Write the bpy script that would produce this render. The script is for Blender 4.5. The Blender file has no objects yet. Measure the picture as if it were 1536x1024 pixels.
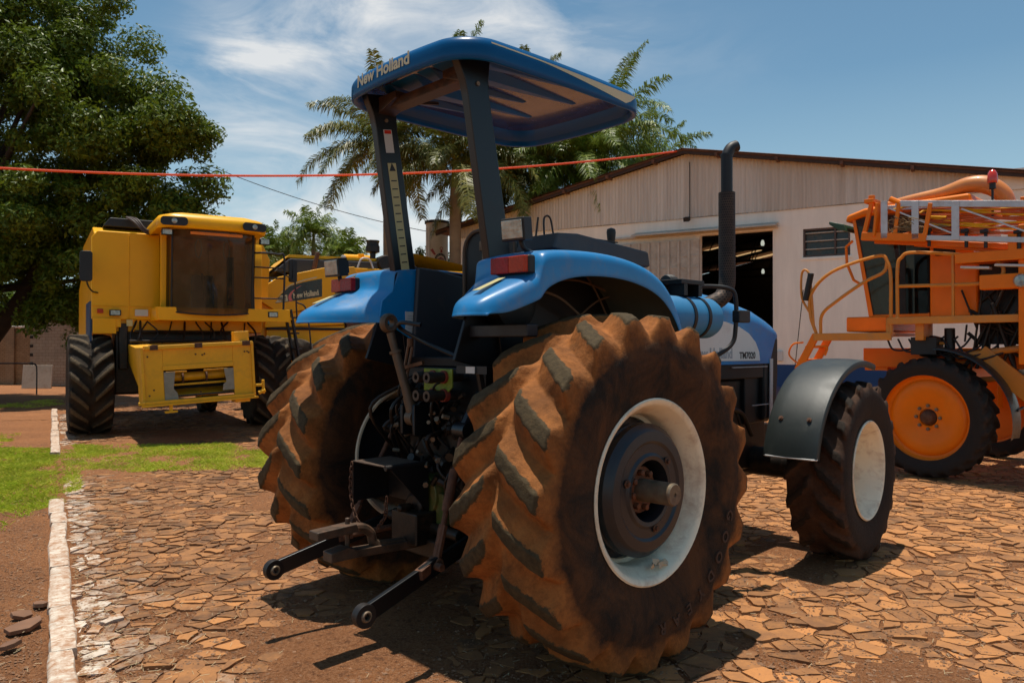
import bpy, math, random
import numpy as np
from mathutils import Vector, Matrix, noise
random.seed(7); rng = np.random.default_rng(7)
SC = bpy.context.scene; COL = SC.collection
PI = math.pi

# ------------------------------------------------------------------ objects
def tag(o, label=None, cat=None, group=None, kind=None):
    if label: o['label'] = label
    if cat: o['category'] = cat
    if group: o['group'] = group
    if kind: o['kind'] = kind
    return o
def empty(name, loc=(0,0,0), rz=0, parent=None):
    o = bpy.data.objects.new(name, None); COL.objects.link(o)
    o.location = loc; o.rotation_euler = (0,0,rz); o.empty_display_size = .2
    if parent: o.parent = parent
    return o
def copy_tree(o, parent=None):
    c = o.copy(); COL.objects.link(c); c.parent = parent
    for ch in list(o.children): copy_tree(ch, c)
    return c
class MB:
    """collects shapes, then build() links them as ONE mesh object"""
    def __init__(s): s.v=[]; s.f=[]; s.m=[]; s.mi=0; s.T=None
    def add(s, vs, fs):
        n=len(s.v)
        if s.T is not None: vs=[s.T@Vector(v) for v in vs]
        s.v+= [tuple(v) for v in vs]
        for f in fs: s.f.append(tuple(i+n for i in f)); s.m.append(s.mi)
        return s
    def box(s, c, d, rot=None):
        h=[x/2 for x in d]; vs=[Vector((x*h[0],y*h[1],z*h[2])) for x in(-1,1) for y in(-1,1) for z in(-1,1)]
        if rot is not None:
            R = rot if isinstance(rot, Matrix) else Matrix.Rotation(rot[2],3,'Z')@Matrix.Rotation(rot[1],3,'Y')@Matrix.Rotation(rot[0],3,'X')
            vs=[R@v for v in vs]
        vs=[v+Vector(c) for v in vs]
        return s.add(vs,[(0,1,3,2),(4,6,7,5),(0,4,5,1),(2,3,7,6),(0,2,6,4),(1,5,7,3)])
    def bb(s, x0,x1,y0,y1,z0,z1): return s.box(((x0+x1)/2,(y0+y1)/2,(z0+z1)/2),(abs(x1-x0),abs(y1-y0),abs(z1-z0)))
    def bar(s, p, q, w, h=None, up=(0,0,1)):
        p=Vector(p);q=Vector(q);h=h or w;d=(q-p).normalized();u=Vector(up)
        if abs(d.dot(u))>.98: u=Vector((0,1,0))
        a=d.cross(u).normalized();b=a.cross(d)
        vs=[e+a*(sx*w/2)+b*(sz*h/2) for e in(p,q) for sx,sz in((-1,-1),(1,-1),(1,1),(-1,1))]
        return s.add(vs,[(0,3,2,1),(4,5,6,7),(0,1,5,4),(1,2,6,5),(2,3,7,6),(3,0,4,7)])
    def tube(s, pts, r, n=10, caps=True, closed=False):
        pts=[Vector(p) for p in pts]; m=len(pts); rs=list(r) if isinstance(r,(list,tuple)) else [r]*m
        if len(rs)!=m: rs=[float(np.interp(i/(m-1)*(len(rs)-1),range(len(rs)),rs)) for i in range(m)]
        vs=[];fs=[];pa=None
        for i,p in enumerate(pts):
            if closed: d=(pts[(i+1)%m]-pts[i-1]).normalized()
            else: d=(pts[min(i+1,m-1)]-pts[max(i-1,0)]).normalized()
            if pa is None:
                u=Vector((0,0,1)) if abs(d.z)<.9 else Vector((0,1,0)); a=d.cross(u).normalized()
            else: a=(pa-d*pa.dot(d)).normalized()
            pa=a;b=d.cross(a)
            vs+=[p+a*(rs[i]*math.cos(2*PI*k/n))+b*(rs[i]*math.sin(2*PI*k/n)) for k in range(n)]
        for i in range(m if closed else m-1):
            j=(i+1)%m
            for k in range(n):
                l=(k+1)%n; fs.append((i*n+k,i*n+l,j*n+l,j*n+k))
        if caps and not closed: fs.append(tuple(range(n-1,-1,-1))); fs.append(tuple((m-1)*n+k for k in range(n)))
        return s.add(vs,fs)
    def rod(s, p, q, r, n=12, r2=None): return s.tube([p,q],[r,r if r2 is None else r2],n)
    def lathe(s, prof, c=(0,0,0), ax='X', n=32, closed=False, caps=True):
        """prof: (along axis, radius)"""
        vs=[];fs=[];m=len(prof)
        for k in range(n):
            t=2*PI*k/n;ca,sa=math.cos(t),math.sin(t)
            for a,r in prof:
                p={'X':(a,r*ca,r*sa),'Y':(r*sa,a,r*ca),'Z':(r*ca,r*sa,a)}[ax]
                vs.append(Vector(p)+Vector(c))
        for k in range(n):
            l=(k+1)%n
            for i in range(m if closed else m-1):
                j=(i+1)%m; fs.append((k*m+i,k*m+j,l*m+j,l*m+i))
        if not closed and caps:
            if prof[0][1]>1e-6: fs.append(tuple(k*m for k in range(n)))
            if prof[-1][1]>1e-6: fs.append(tuple(k*m+m-1 for k in range(n-1,-1,-1)))
        return s.add(vs,fs)
    def prism(s, poly, ax, d0, d1):
        """poly 2-D in the other two axes, extruded along ax between d0 and d1"""
        def P(a,b,d): return {'X':(d,a,b),'Y':(a,d,b),'Z':(a,b,d)}[ax]
        n=len(poly); vs=[P(a,b,d0) for a,b in poly]+[P(a,b,d1) for a,b in poly]
        fs=[tuple(range(n-1,-1,-1)),tuple(range(n,2*n))]+[(i,(i+1)%n,n+(i+1)%n,n+i) for i in range(n)]
        return s.add(vs,fs)
    def loft(s, rings, cap0=True, cap1=True, closed=True):
        n=len(rings[0]); vs=[p for r in rings for p in r]; fs=[]
        for i in range(len(rings)-1):
            for k in range(n if closed else n-1):
                l=(k+1)%n; fs.append((i*n+k,i*n+l,(i+1)*n+l,(i+1)*n+k))
        if cap0: fs.append(tuple(range(n-1,-1,-1)))
        if cap1: fs.append(tuple((len(rings)-1)*n+k for k in range(n)))
        return s.add(vs,fs)
    def build(s, name, mats, parent=None, bevel=0, seg=2, ang=35, recalc=True):
        me=bpy.data.meshes.new(name); me.from_pydata([tuple(v) for v in s.v],[],s.f)
        if not isinstance(mats,(list,tuple)): mats=[mats]
        for m in mats: me.materials.append(m)
        me.polygons.foreach_set('material_index', s.m)
        if recalc:
            import bmesh
            b=bmesh.new(); b.from_mesh(me); bmesh.ops.recalc_face_normals(b,faces=b.faces); b.to_mesh(me); b.free()
        me.polygons.foreach_set('use_smooth',[True]*len(me.polygons))
        me.set_sharp_from_angle(angle=math.radians(ang)); me.update()
        o=bpy.data.objects.new(name,me); COL.objects.link(o)
        if parent: o.parent=parent
        if bevel:
            b=o.modifiers.new('Bevel','BEVEL'); b.width=bevel; b.segments=seg; b.limit_method='ANGLE'; b.angle_limit=math.radians(40); b.harden_normals=True
        return o
def np_mesh(name, V, F, mats, parent=None, smooth=False, mi=None, attrs=None):
    me=bpy.data.meshes.new(name); V=np.asarray(V,dtype=np.float32); F=np.asarray(F,dtype=np.int32)
    me.vertices.add(len(V)); me.vertices.foreach_set('co',V.ravel())
    k=F.shape[1]; me.loops.add(F.size); me.loops.foreach_set('vertex_index',F.ravel())
    me.polygons.add(len(F)); me.polygons.foreach_set('loop_start',np.arange(0,F.size,k,dtype=np.int32))
    me.polygons.foreach_set('loop_total',np.full(len(F),k,dtype=np.int32))
    if not isinstance(mats,(list,tuple)): mats=[mats]
    for m in mats: me.materials.append(m)
    if mi is not None: me.polygons.foreach_set('material_index',np.asarray(mi,dtype=np.int32))
    me.polygons.foreach_set('use_smooth',np.full(len(F),smooth))
    me.update(calc_edges=True); me.validate()
    for nm,arr in (attrs or {}).items():
        a=me.attributes.new(nm,'FLOAT','POINT'); a.data.foreach_set('value',np.asarray(arr,dtype=np.float32))
    o=bpy.data.objects.new(name,me); COL.objects.link(o)
    if parent: o.parent=parent
    return o
def text_mesh(s, size, extrude=.002, bold=.0, align='LEFT', shear=0, spacing=1.0):
    cu=bpy.data.curves.new('lettering','FONT'); cu.body=s; cu.size=size; cu.extrude=extrude; cu.offset=bold
    cu.align_x=align; cu.shear=shear; cu.space_character=spacing; cu.resolution_u=3
    o=bpy.data.objects.new('lettering',cu); COL.objects.link(o)
    dg=bpy.context.evaluated_depsgraph_get(); me=bpy.data.meshes.new_from_object(o.evaluated_get(dg))
    vs=[v.co.copy() for v in me.vertices]; fs=[tuple(p.vertices) for p in me.polygons]
    bpy.data.objects.remove(o); bpy.data.curves.remove(cu); bpy.data.meshes.remove(me)
    return vs,fs
def lettering(s, size, mtl, parent, origin, right, up, sx=1, name='lettering', **k):
    vs,fs=text_mesh(s,size,**k); right=Vector(right).normalized(); up=Vector(up); up=(up-right*up.dot(right)).normalized(); n=right.cross(up)
    mb=MB(); mb.add([Vector(origin)+right*(v.x*sx)+up*v.y+n*v.z for v in vs],fs)
    return mb.build(name,mtl,parent,recalc=False)

def crom(pts, n=8):
    """smooth curve through points"""
    P=[Vector(p) for p in pts]; P=[P[0]*2-P[1]]+P+[P[-1]*2-P[-2]]; out=[]
    for i in range(1,len(P)-2):
        for k in range(n):
            t=k/n; a,b,c,d=P[i-1],P[i],P[i+1],P[i+2]
            out.append(.5*((2*b)+(c-a)*t+(2*a-5*b+4*c-d)*t*t+(3*b-a-3*c+d)*t**3))
    out.append(P[-2]); return out

# ------------------------------------------------------------------ materials
def newmat(name):
    m=bpy.data.materials.new(name); m.use_nodes=True; nt=m.node_tree
    return m,nt,nt.nodes['Principled BSDF'],nt.nodes['Material Output']
class NT:
    def __init__(s,nt): s.nt=nt; s.tc=None
    def n(s,t,**k):
        x=s.nt.nodes.new(t)
        for a,b in k.items(): setattr(x,a,b)
        return x
    def l(s,a,b): s.nt.links.new(a,b)
    def co(s,kind='Object'):
        if s.tc is None: s.tc=s.n('ShaderNodeTexCoord')
        return s.tc.outputs[kind]
    def noise(s,scale,detail=4,rough=.55,vec=None,dist=0):
        x=s.n('ShaderNodeTexNoise'); x.inputs['Scale'].default_value=scale; x.inputs['Detail'].default_value=detail
        x.inputs['Roughness'].default_value=rough; x.inputs['Distortion'].default_value=dist
        s.l(vec or s.co(),x.inputs['Vector']); return x.outputs['Fac']
    def ramp(s,fac,stops):
        x=s.n('ShaderNodeValToRGB'); e=x.color_ramp.elements
        while len(e)<len(stops): e.new(.5)
        for el,(p,c) in zip(e,stops):
            el.position=p; el.color=(c,c,c,1) if isinstance(c,(int,float)) else (*c,1)
        s.l(fac,x.inputs['Fac']); return x.outputs['Color']
    def mix(s,fac,a,b,blend='MIX'):
        x=s.n('ShaderNodeMix'); x.data_type='RGBA'; x.blend_type=blend
        for sock,v in((x.inputs['Factor'],fac),(x.inputs[6],a),(x.inputs[7],b)):
            if isinstance(v,(int,float)): sock.default_value=v if sock.type=='VALUE' else (v,v,v,1)
            elif isinstance(v,tuple): sock.default_value=(*v,1)
            else: s.l(v,sock)
        return x.outputs[2]
    def math(s,op,a,b=None,clamp=False):
        x=s.n('ShaderNodeMath',operation=op,use_clamp=clamp)
        for i,v in enumerate((a,b)):
            if v is None: continue
            if isinstance(v,(int,float)): x.inputs[i].default_value=v
            else: s.l(v,x.inputs[i])
        return x.outputs[0]
    def bump(s,h,strength,dist=.01,normal=None):
        x=s.n('ShaderNodeBump'); x.inputs['Strength'].default_value=strength; x.inputs['Distance'].default_value=dist
        s.l(h,x.inputs['Height'])
        if normal: s.l(normal,x.inputs['Normal'])
        return x.outputs['Normal']
def mat(name,col,rough=.5,metal=0,var=.25,scale=3,dust=None,damt=.5,dscale=4,dup=0,bump=.1,bscale=60,coat=0,spec=.5,grime=None):
    """weathered surface: colour variation, dust that gathers in patches and on upward faces, fine bump"""
    m,nt,p,out=newmat(name); N=NT(nt)
    dark=tuple(c*(1-var) for c in col)
    c=N.mix(N.ramp(N.noise(scale,6,.6),[(.3,0),(.7,1)]),dark,col)
    r=rough
    if dust:
        f=N.ramp(N.noise(dscale,8,.7,dist=.4),[(max(.0,.62-damt*.35),0),(.78-damt*.2,1)])
        f=N.math('MULTIPLY',f,min(1,damt*1.3))
        if dup:
            g=N.n('ShaderNodeNewGeometry'); sx=N.n('ShaderNodeSeparateXYZ'); N.l(g.outputs['Normal'],sx.inputs[0])
            up=N.math('MULTIPLY',N.math('MAXIMUM',sx.outputs['Z'],0.0),dup)
            f=N.math('ADD',f,N.math('MULTIPLY',up,N.ramp(N.noise(dscale*2.3,6,.7),[(.3,.35),(.65,1)])),True)
        c=N.mix(f,c,dust)
        rr=N.math('ADD',N.math('MULTIPLY',f,max(0,.85-rough)),rough,True); N.l(rr,p.inputs['Roughness'])
        if metal: N.l(N.math('MULTIPLY',N.math('SUBTRACT',1.0,f),metal),p.inputs['Metallic'])
        if coat: N.l(N.math('MULTIPLY',N.math('SUBTRACT',1.0,f),coat),p.inputs['Coat Weight'])
    else:
        rr=N.ramp(N.noise(scale*4,5,.6),[(.3,max(0,rough-.08)),(.7,min(1,rough+.1))]); N.l(rr,p.inputs['Roughness'])
        p.inputs['Metallic'].default_value=metal; p.inputs['Coat Weight'].default_value=coat
    p.inputs['Coat Roughness'].default_value=.08
    p.inputs['Specular IOR Level'].default_value=spec
    N.l(c,p.inputs['Base Color'])
    if bump: N.l(N.bump(N.noise(bscale,6,.65),bump,.004),p.inputs['Normal'])
    return m
DUST=(.30,.13,.055)
def glass_mat(name,col,rough=.05,alpha=.35,dirt=(.055,.050,.034)):
    m,nt,p,out=newmat(name); N=NT(nt)
    t=N.n('ShaderNodeBsdfTransparent'); t.inputs[0].default_value=(*col,1)
    p.inputs['Base Color'].default_value=(.01,.01,.01,1); p.inputs['Roughness'].default_value=rough
    d=N.noise(2.5,6,.7); f=N.ramp(d,[(.45,alpha),(.75,min(1,alpha+.25))])
    c=N.mix(N.ramp(d,[(.45,0),(.8,.22)]),dirt,tuple(x*4 for x in dirt)); N.l(c,p.inputs['Base Color'])
    mx=N.n('ShaderNodeMixShader'); N.l(f,mx.inputs[0]); N.l(t.outputs[0],mx.inputs[1]); N.l(p.outputs[0],mx.inputs[2]); N.l(mx.outputs[0],out.inputs[0])
    return m
K={}
K['blue']=mat('blue_paint',(.006,.225,.54),.32,var=.18,dust=(.24,.20,.16),damt=.3,dscale=6,dup=.18,bump=.05,coat=.25,spec=.35)
K['blue2']=mat('blue_tank_paint',(.03,.22,.44),.45,var=.15,dust=DUST,damt=.22,dup=.1,bump=.04)
K['black']=mat('black_steel',(.004,.004,.005),.5,var=.4,dust=(.07,.04,.025),damt=.2,dup=.2,bump=.08)
K['frame']=mat('satin_black_frame',(.005,.007,.009),.34,var=.3,dust=(.03,.025,.02),damt=.15,dup=.05,bump=.04)
K['oily']=mat('oily_dark_metal',(.008,.007,.005),.42,metal=.2,var=.5,scale=12,dust=(.08,.038,.015),damt=.4,dscale=14,dup=.3,bump=.3,bscale=40)
K['rust']=mat('rusty_steel',(.12,.045,.018),.75,var=.6,scale=25,dust=(.22,.10,.05),damt=.4,dscale=20,bump=.4,bscale=50)
K['steel']=mat('worn_steel',(.26,.20,.13),.45,metal=.4,var=.5,scale=20,dust=(.14,.06,.03),damt=.5,dscale=14,bump=.15)
K['slate']=mat('slate_plastic',(.030,.035,.042),.55,var=.15,dust=(.14,.10,.07),damt=.2,dup=.3,bump=.25,bscale=250)
K['plastic']=mat('black_plastic',(.008,.008,.008),.5,var=.2,dust=(.05,.038,.025),damt=.2,dup=.2,bump=.15,bscale=200)
K['fender']=mat('dark_textured_plastic_fender',(.018,.024,.022),.36,var=.3,scale=5,dust=(.08,.08,.065),damt=.25,dup=.22,bump=.35,bscale=320)
K['cream']=mat('cream_rim_paint',(.92,.82,.60),.42,var=.12,dust=(.34,.16,.07),damt=.42,dscale=7,bump=.06,coat=.1)
K['weight']=mat('dark_cast_iron',(.014,.017,.022),.36,metal=0,var=.3,dust=(.07,.045,.03),damt=.25,dscale=5,bump=.15,bscale=90)
K['white']=mat('white_decal',(.78,.76,.70),.45,var=.08,dust=(.4,.28,.18),damt=.2,bump=0)
K['creamdecal']=mat('cream_decal',(.66,.58,.34),.4,var=.05,bump=0)
K['canopy']=mat('glossy_blue_canopy',(.0005,.085,.24),.3,var=.15,dust=(.05,.12,.2),damt=.12,bump=.03,coat=.12,spec=.15)
K['under']=mat('glossy_blue_canopy_lining',(.05,.045,.11),.2,var=.15,bump=.03,coat=.45,spec=.5)
K['under_wall']=mat('deep_blue_canopy_rim',(.002,.095,.26),.4,var=.1,bump=.02)
K['toplink']=mat('brown_steel',(.13,.085,.05),.5,metal=.3,var=.4,scale=20,bump=.15)
K['rustplate']=mat('dull_rusty_plate',(.10,.06,.038),.6,var=.5,scale=15,bump=.2)
K['drawbar']=mat('dark_worn_drawbar_steel',(.085,.055,.035),.5,metal=.2,var=.5,scale=18,dust=(.16,.07,.03),damt=.5,dscale=14,bump=.3,bscale=40)
K['rusthub']=mat('rusty_hub',(.20,.065,.022),.75,var=.5,scale=25,bump=.4,bscale=50)
K['steel2']=mat('dull_brown_steel',(.06,.045,.035),.4,metal=.5,var=.5,scale=20,bump=.1)
K['rr']=mat('worn_red_ring',(.25,.035,.02),.6)
K['paper']=mat('paper_sticker',(.6,.6,.56),.6,var=.1,dust=DUST,damt=.2,bump=0)
K['yellowtag']=mat('yellow_sticker',(.55,.48,.22),.5,var=.12,bump=0)
K['ink']=mat('black_ink',(.012,.012,.014),.5,var=.1,bump=0)
K['greydecal']=mat('grey_lettering',(.36,.40,.42),.4,var=.05,bump=0)
K['red']=mat('red_lens',(.34,.006,.006),.3,var=.4,scale=30,bump=.5,bscale=90,coat=.05,spec=.25)
K['amber']=mat('amber_lens',(.50,.040,.004),.3,var=.3,scale=30,bump=.5,bscale=90,coat=.05,spec=.25)
K['lens']=mat('clear_lamp_glass',(.45,.44,.38),.12,metal=.5,var=.5,scale=22,bump=.6,bscale=45,coat=.5)
K['lime']=mat('lime_green_bracket',(.22,.30,.02),.45,var=.3,dust=(.06,.04,.02),damt=.5,dscale=16,bump=.1)
K['yellow']=mat('harvester_yellow',(.93,.44,.001),.4,var=.10,scale=1.5,dust=(.55,.30,.03),damt=.15,dscale=2.2,dup=.15,bump=.03,coat=.06,spec=.25)
K['yellow2']=mat('worn_yellow',(.92,.44,.002),.45,var=.2,dust=(.42,.22,.03),damt=.32,dscale=6,dup=.35,bump=.12)
K['orange']=mat('sprayer_orange',(.90,.20,.001),.42,var=.14,dust=(.55,.24,.04),damt=.2,dscale=5,dup=.2,bump=.05,coat=.05,spec=.25)
K['orangerail']=mat('orange_rail_paint',(.72,.25,.015),.42,var=.15,dust=(.42,.24,.1),damt=.4,dscale=8,dup=.4,bump=.05)
K['alu']=mat('aluminium_boom',(.60,.60,.60),.42,metal=.25,var=.2,dust=(.3,.2,.12),damt=.3,dscale=7,dup=.2,bump=.1)
K['darkglass']=glass_mat('dusty_dark_glass',(.42,.40,.33),.03,.42)
K['clearglass']=glass_mat('tinted_cab_glass',(.30,.33,.30),.02,.22,(.012,.012,.010))
K['cabdark']=mat('dark_cab_interior',(.012,.012,.012),.7,var=.4,bump=.1)
K['hose']=mat('orange_hose',(.60,.11,.015),.5,var=.15,dust=DUST,damt=.3,bump=.05)
K['red2']=mat('beacon_red',(.62,.035,.01),.18,var=.1,bump=0,coat=.6)
K['navy']=mat('navy_panel',(.015,.06,.16),.4,var=.2,dust=DUST,damt=.3,bump=.05)
# ------------------------------------------------------------------ tyres and wheels
def tyre_mat(name, crest, dirt, side, haze=.5):
    m,nt,p,out=newmat(name); N=NT(nt)
    la=N.n('ShaderNodeAttribute',attribute_name='lug').outputs['Fac']; sa=N.n('ShaderNodeAttribute',attribute_name='wall').outputs['Fac']
    d=N.mix(N.ramp(N.noise(5,8,.75,dist=.5),[(.36,0),(.62,1)]),tuple(c*.42 for c in dirt),dirt)
    d=N.mix(N.ramp(N.noise(45,5,.7),[(.4,0),(.75,.5)]),d,tuple(min(1,c*1.35) for c in dirt))
    d=N.mix(N.ramp(N.noise(2.1,6,.65,dist=.8),[(.42,0),(.68,.75)]),d,tuple(c*.33 for c in dirt))
    cr=N.mix(N.ramp(N.noise(30,8,.75),[(.35,0),(.7,1)]),tuple(c*.45 for c in crest),crest)
    f=N.ramp(N.math('ADD',la,N.math('MULTIPLY',N.math('SUBTRACT',N.noise(22,6,.7),.5),.55)),[(.83,0),(.90,1)])
    c=N.mix(f,d,cr)
    sd=N.mix(N.ramp(N.noise(3.2,8,.7,dist=.6),[(.40,0),(.75,haze)]),side,dirt)
    g=N.ramp(N.math('ADD',sa,N.math('MULTIPLY',N.math('SUBTRACT',N.noise(4.5,8,.75),.5),1.1)),[(.35,0),(.75,1)])
    c=N.mix(g,c,sd); N.l(c,p.inputs['Base Color']); p.inputs['Roughness'].default_value=.82; p.inputs['Specular IOR Level'].default_value=.25
    vo=N.n('ShaderNodeTexVoronoi',feature='DISTANCE_TO_EDGE'); vo.inputs['Scale'].default_value=26; N.l(N.co(),vo.inputs['Vector'])
    b=N.bump(N.ramp(vo.outputs['Distance'],[(0,0),(.05,1)]),.18,.006); b=N.bump(N.noise(28,8,.7),.6,.014,b); b=N.bump(N.noise(150,4,.7),.35,.004,b); N.l(b,p.inputs['Normal'])
    return m
K['tyre_rear']=tyre_mat('dusty_rear_tyre_rubber',(.090,.060,.026),(.37,.130,.030),(.016,.011,.007),.36)
K['tyre_front']=tyre_mat('dusty_front_tyre_rubber',(.030,.020,.013),(.075,.036,.019),(.020,.015,.012),.3)
K['tyre_spray']=tyre_mat('grey_tyre_rubber',(.06,.042,.028),(.045,.030,.022),(.022,.020,.018),.35)
K['tyre_harv']=tyre_mat('harvester_tyre_rubber',(.13,.092,.052),(.035,.024,.015),(.045,.032,.020),.6)
def tyre(name,R,W,rim,nl,lh,mtl,parent,per=30,npf=33,k=.26,w0=.024,w1=.036,flank=.05,wear=1.0,flip=1,skirt=1.0):
    hw=W/2; Rb=R-lh; H=Rb-rim
    u=lh/.06; key=[(0,Rb),(.35*hw,Rb-.005*u),(.65*hw,Rb-.018*u),(.85*hw,Rb-.040*u),(.95*hw,Rb-.066*u),(.99*hw,Rb-.066*u-.12*H),(1.0*hw,Rb-.066*u-.28*H),(.97*hw,Rb-.62*H),(.90*hw,Rb-.82*H),(.84*hw,rim+.015),(.83*hw,rim-.012)]
    kp=np.array(key); seg=np.r_[0,np.cumsum(np.hypot(*np.diff(kp,axis=0).T))]; L=seg[-1]
    sden=np.r_[np.linspace(0,L*.30,int(npf*.36),endpoint=False),np.linspace(L*.30,L*.62,npf-9-int(npf*.36),endpoint=False),np.linspace(L*.62,L,9)]
    # smooth interpolation
    px=np.interp(sden,seg,kp[:,0]); pr=np.interp(sden,seg,kp[:,1])
    for _ in range(2):
        px[1:-1]=(px[:-2]+2*px[1:-1]+px[2:])/4; pr[1:-1]=(pr[:-2]+2*pr[1:-1]+pr[2:])/4
    X=np.r_[-px[:0:-1],px]; RR=np.r_[pr[:0:-1],pr]; S=np.r_[sden[:0:-1],sden]; side=np.r_[-np.ones(len(px)-1),np.ones(len(px))]
    dX=np.gradient(X);dR=np.gradient(RR);l=np.hypot(dX,dR);nx=-dR/l*-1;nr=dX/l
    nx=-dR/l; nr=dX/l
    nth=nl*per; th=np.arange(nth)*2*np.pi/nth; TH,XX=np.meshgrid(th,X,indexing='ij')
    SS=np.broadcast_to(S,TH.shape); SD=np.broadcast_to(side,TH.shape); q=np.abs(XX)/hw
    pitch=2*np.pi/nl
    sh_s=float(np.interp(.925*hw,kp[:5,0],seg[:5])) # arc at the shoulder
    out=np.clip((SS-sh_s)/(.050*u*skirt),0,1)
    cen=flip*k*(q**.9)*(1)+np.where(SD>0,0,pitch/2)
    # lug distance (in metres along circumference), lugs lie at about 45 degrees so measured distance is scaled
    d=(TH-cen+pitch/2)%pitch-pitch/2
    # irregular chewed edges
    idn=np.floor((TH-cen+pitch/2)/pitch)
    nz=(np.sin(idn*12.9+XX*37+SD)*np.cos(TH*61+idn*3.1)+np.sin(XX*95+idn*7.7)*.6)*.0035*wear
    dm=np.abs(d*Rb*.86+nz)
    w=w0+(w1-w0)*np.clip(q,0,1)*(1-out)
    fl=flank*(1-.35*out)
    t=np.clip((dm-w)/fl,0,1); h=(1-t)**1.35
    h=np.where(dm<w,1,h)
    start=np.clip((SS+.004+.012*np.sin(idn*5.1))/.05,0,1); start=start*start*(3-2*start)
    fall=1-out; fall=fall*fall*(3-2*fall)
    hh=h*start*fall
    hcr=hh*(1-.10*wear*(.5+.5*np.sin(idn*9.1+XX*21)))
    crest=R-.020*u*np.clip(q/.93,0,1)**2
    R2=RR[None,:]+hcr*np.maximum(crest-RR[None,:],0); X2=XX*(1+.012*out*hh)
    V=np.stack([X2,-R2*np.sin(TH),R2*np.cos(TH)],-1).reshape(-1,3)
    n1=len(X); i=np.arange(nth)[:,None]; j=np.arange(n1-1)[None,:]; i2=(i+1)%nth
    F=np.stack([i*n1+j,i*n1+j+1,i2*n1+j+1,i2*n1+j],-1).reshape(-1,4)
    wall=np.clip((SS-sh_s+.015)/(L*.13),0,1)*(1-hh*.5)
    return np_mesh(name,V,F,mtl,parent,True,attrs={'lug':hh.ravel(),'wall':wall.ravel()})
def wheel_empty(name,parent,loc,rz=0,label=None):
    e=empty(name,loc,rz,parent)
    return e
# ------------------------------------------------------------------ ground, paving, kerb, grass
def fbm(x,y,s,o=4,seed=0): return noise.fractal((x*s+seed,y*s-seed,seed*.37),1.0,2.0,o)   # about -1..1
KA=Vector((-2.16,3.68)); KD=Vector((-.516,.857)); KN=Vector((KD.y,-KD.x))   # kerb line, normal to the paved side
def kerb_side(x,y): return (Vector((x,y))-KA).dot(KN)
def dirt_amount(x,y):
    """1 where loose dirt buries the paving"""
    a=fbm(x,y,.55,4,3)*.9+fbm(x,y,1.7,3,9)*.35-.16
    for cx,cy,r,w in((-1.9,6.3,1.3,.65),(-1.2,4.9,1.0,.45),(.9,3.1,.9,.4),(1.9,4.1,.5,.3),(-5.2,10.6,1.2,.4),(-5,13.5,2.6,.5),(4.4,4.0,.5,.25),(.2,3.0,.7,.3)):
        a+=w*math.exp(-((x-cx)**2+(y-cy)**2)/r/r)
    for cx,cy,r,w in((-3.2,6.0,1.1,.7),(-2.6,4.4,.9,.8),(3.3,4.4,1.2,.35),(4.5,6,1.5,.4),(-4.4,8,1.1,.6)):
        a-=w*math.exp(-((x-cx)**2+(y-cy)**2)/r/r)
    return a
def ground_mat():
    m,nt,p,out=newmat('red_earth'); N=NT(nt)
    c=N.mix(N.ramp(N.noise(1.1,8,.65),[(.3,0),(.7,1)]),(.21,.082,.034),(.38,.150,.056))
    c=N.mix(N.ramp(N.noise(70,6,.8),[(.42,0),(.72,1)]),c,(.52,.27,.14))
    c=N.mix(N.ramp(N.noise(28,6,.7),[(.52,0),(.66,.75)]),c,(.10,.046,.028))
    N.l(c,p.inputs['Base Color']); p.inputs['Roughness'].default_value=.95; p.inputs['Specular IOR Level'].default_value=.1
    b=N.bump(N.noise(9,8,.75),.7,.05); b=N.bump(N.noise(90,4,.8),1.0,.02,b); N.l(b,p.inputs['Normal']); return m
def stone_mat():
    m,nt,p,out=newmat('slate_paving_stone'); N=NT(nt)
    a=N.n('ShaderNodeAttribute',attribute_name='tone').outputs['Fac']
    c=N.ramp(a,[(0,(.12,.060,.030)),(.35,(.25,.115,.048)),(.7,(.42,.185,.066)),(1,(.53,.225,.075))])
    c=N.mix(N.ramp(N.noise(6,8,.7),[(.4,0),(.75,.7)]),c,(.55,.235,.07))
    c=N.mix(N.ramp(N.noise(60,6,.8),[(.5,0),(.8,.6)]),c,(.17,.09,.05))
    k=N.n('ShaderNodeAttribute',attribute_name='lime').outputs['Fac']
    wf=N.math('MULTIPLY',k,N.ramp(N.noise(13,6,.75),[(.42,0),(.56,1)]))
    c=N.mix(wf,c,(.66,.58,.48))
    N.l(c,p.inputs['Base Color']); p.inputs['Roughness'].default_value=.8; p.inputs['Specular IOR Level'].default_value=.3
    b=N.bump(N.noise(14,8,.7),.35,.012); b=N.bump(N.noise(120,4,.7),.3,.003,b); N.l(b,p.inputs['Normal']); return m
K['earth']=ground_mat(); K['stone']=stone_mat()
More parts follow.
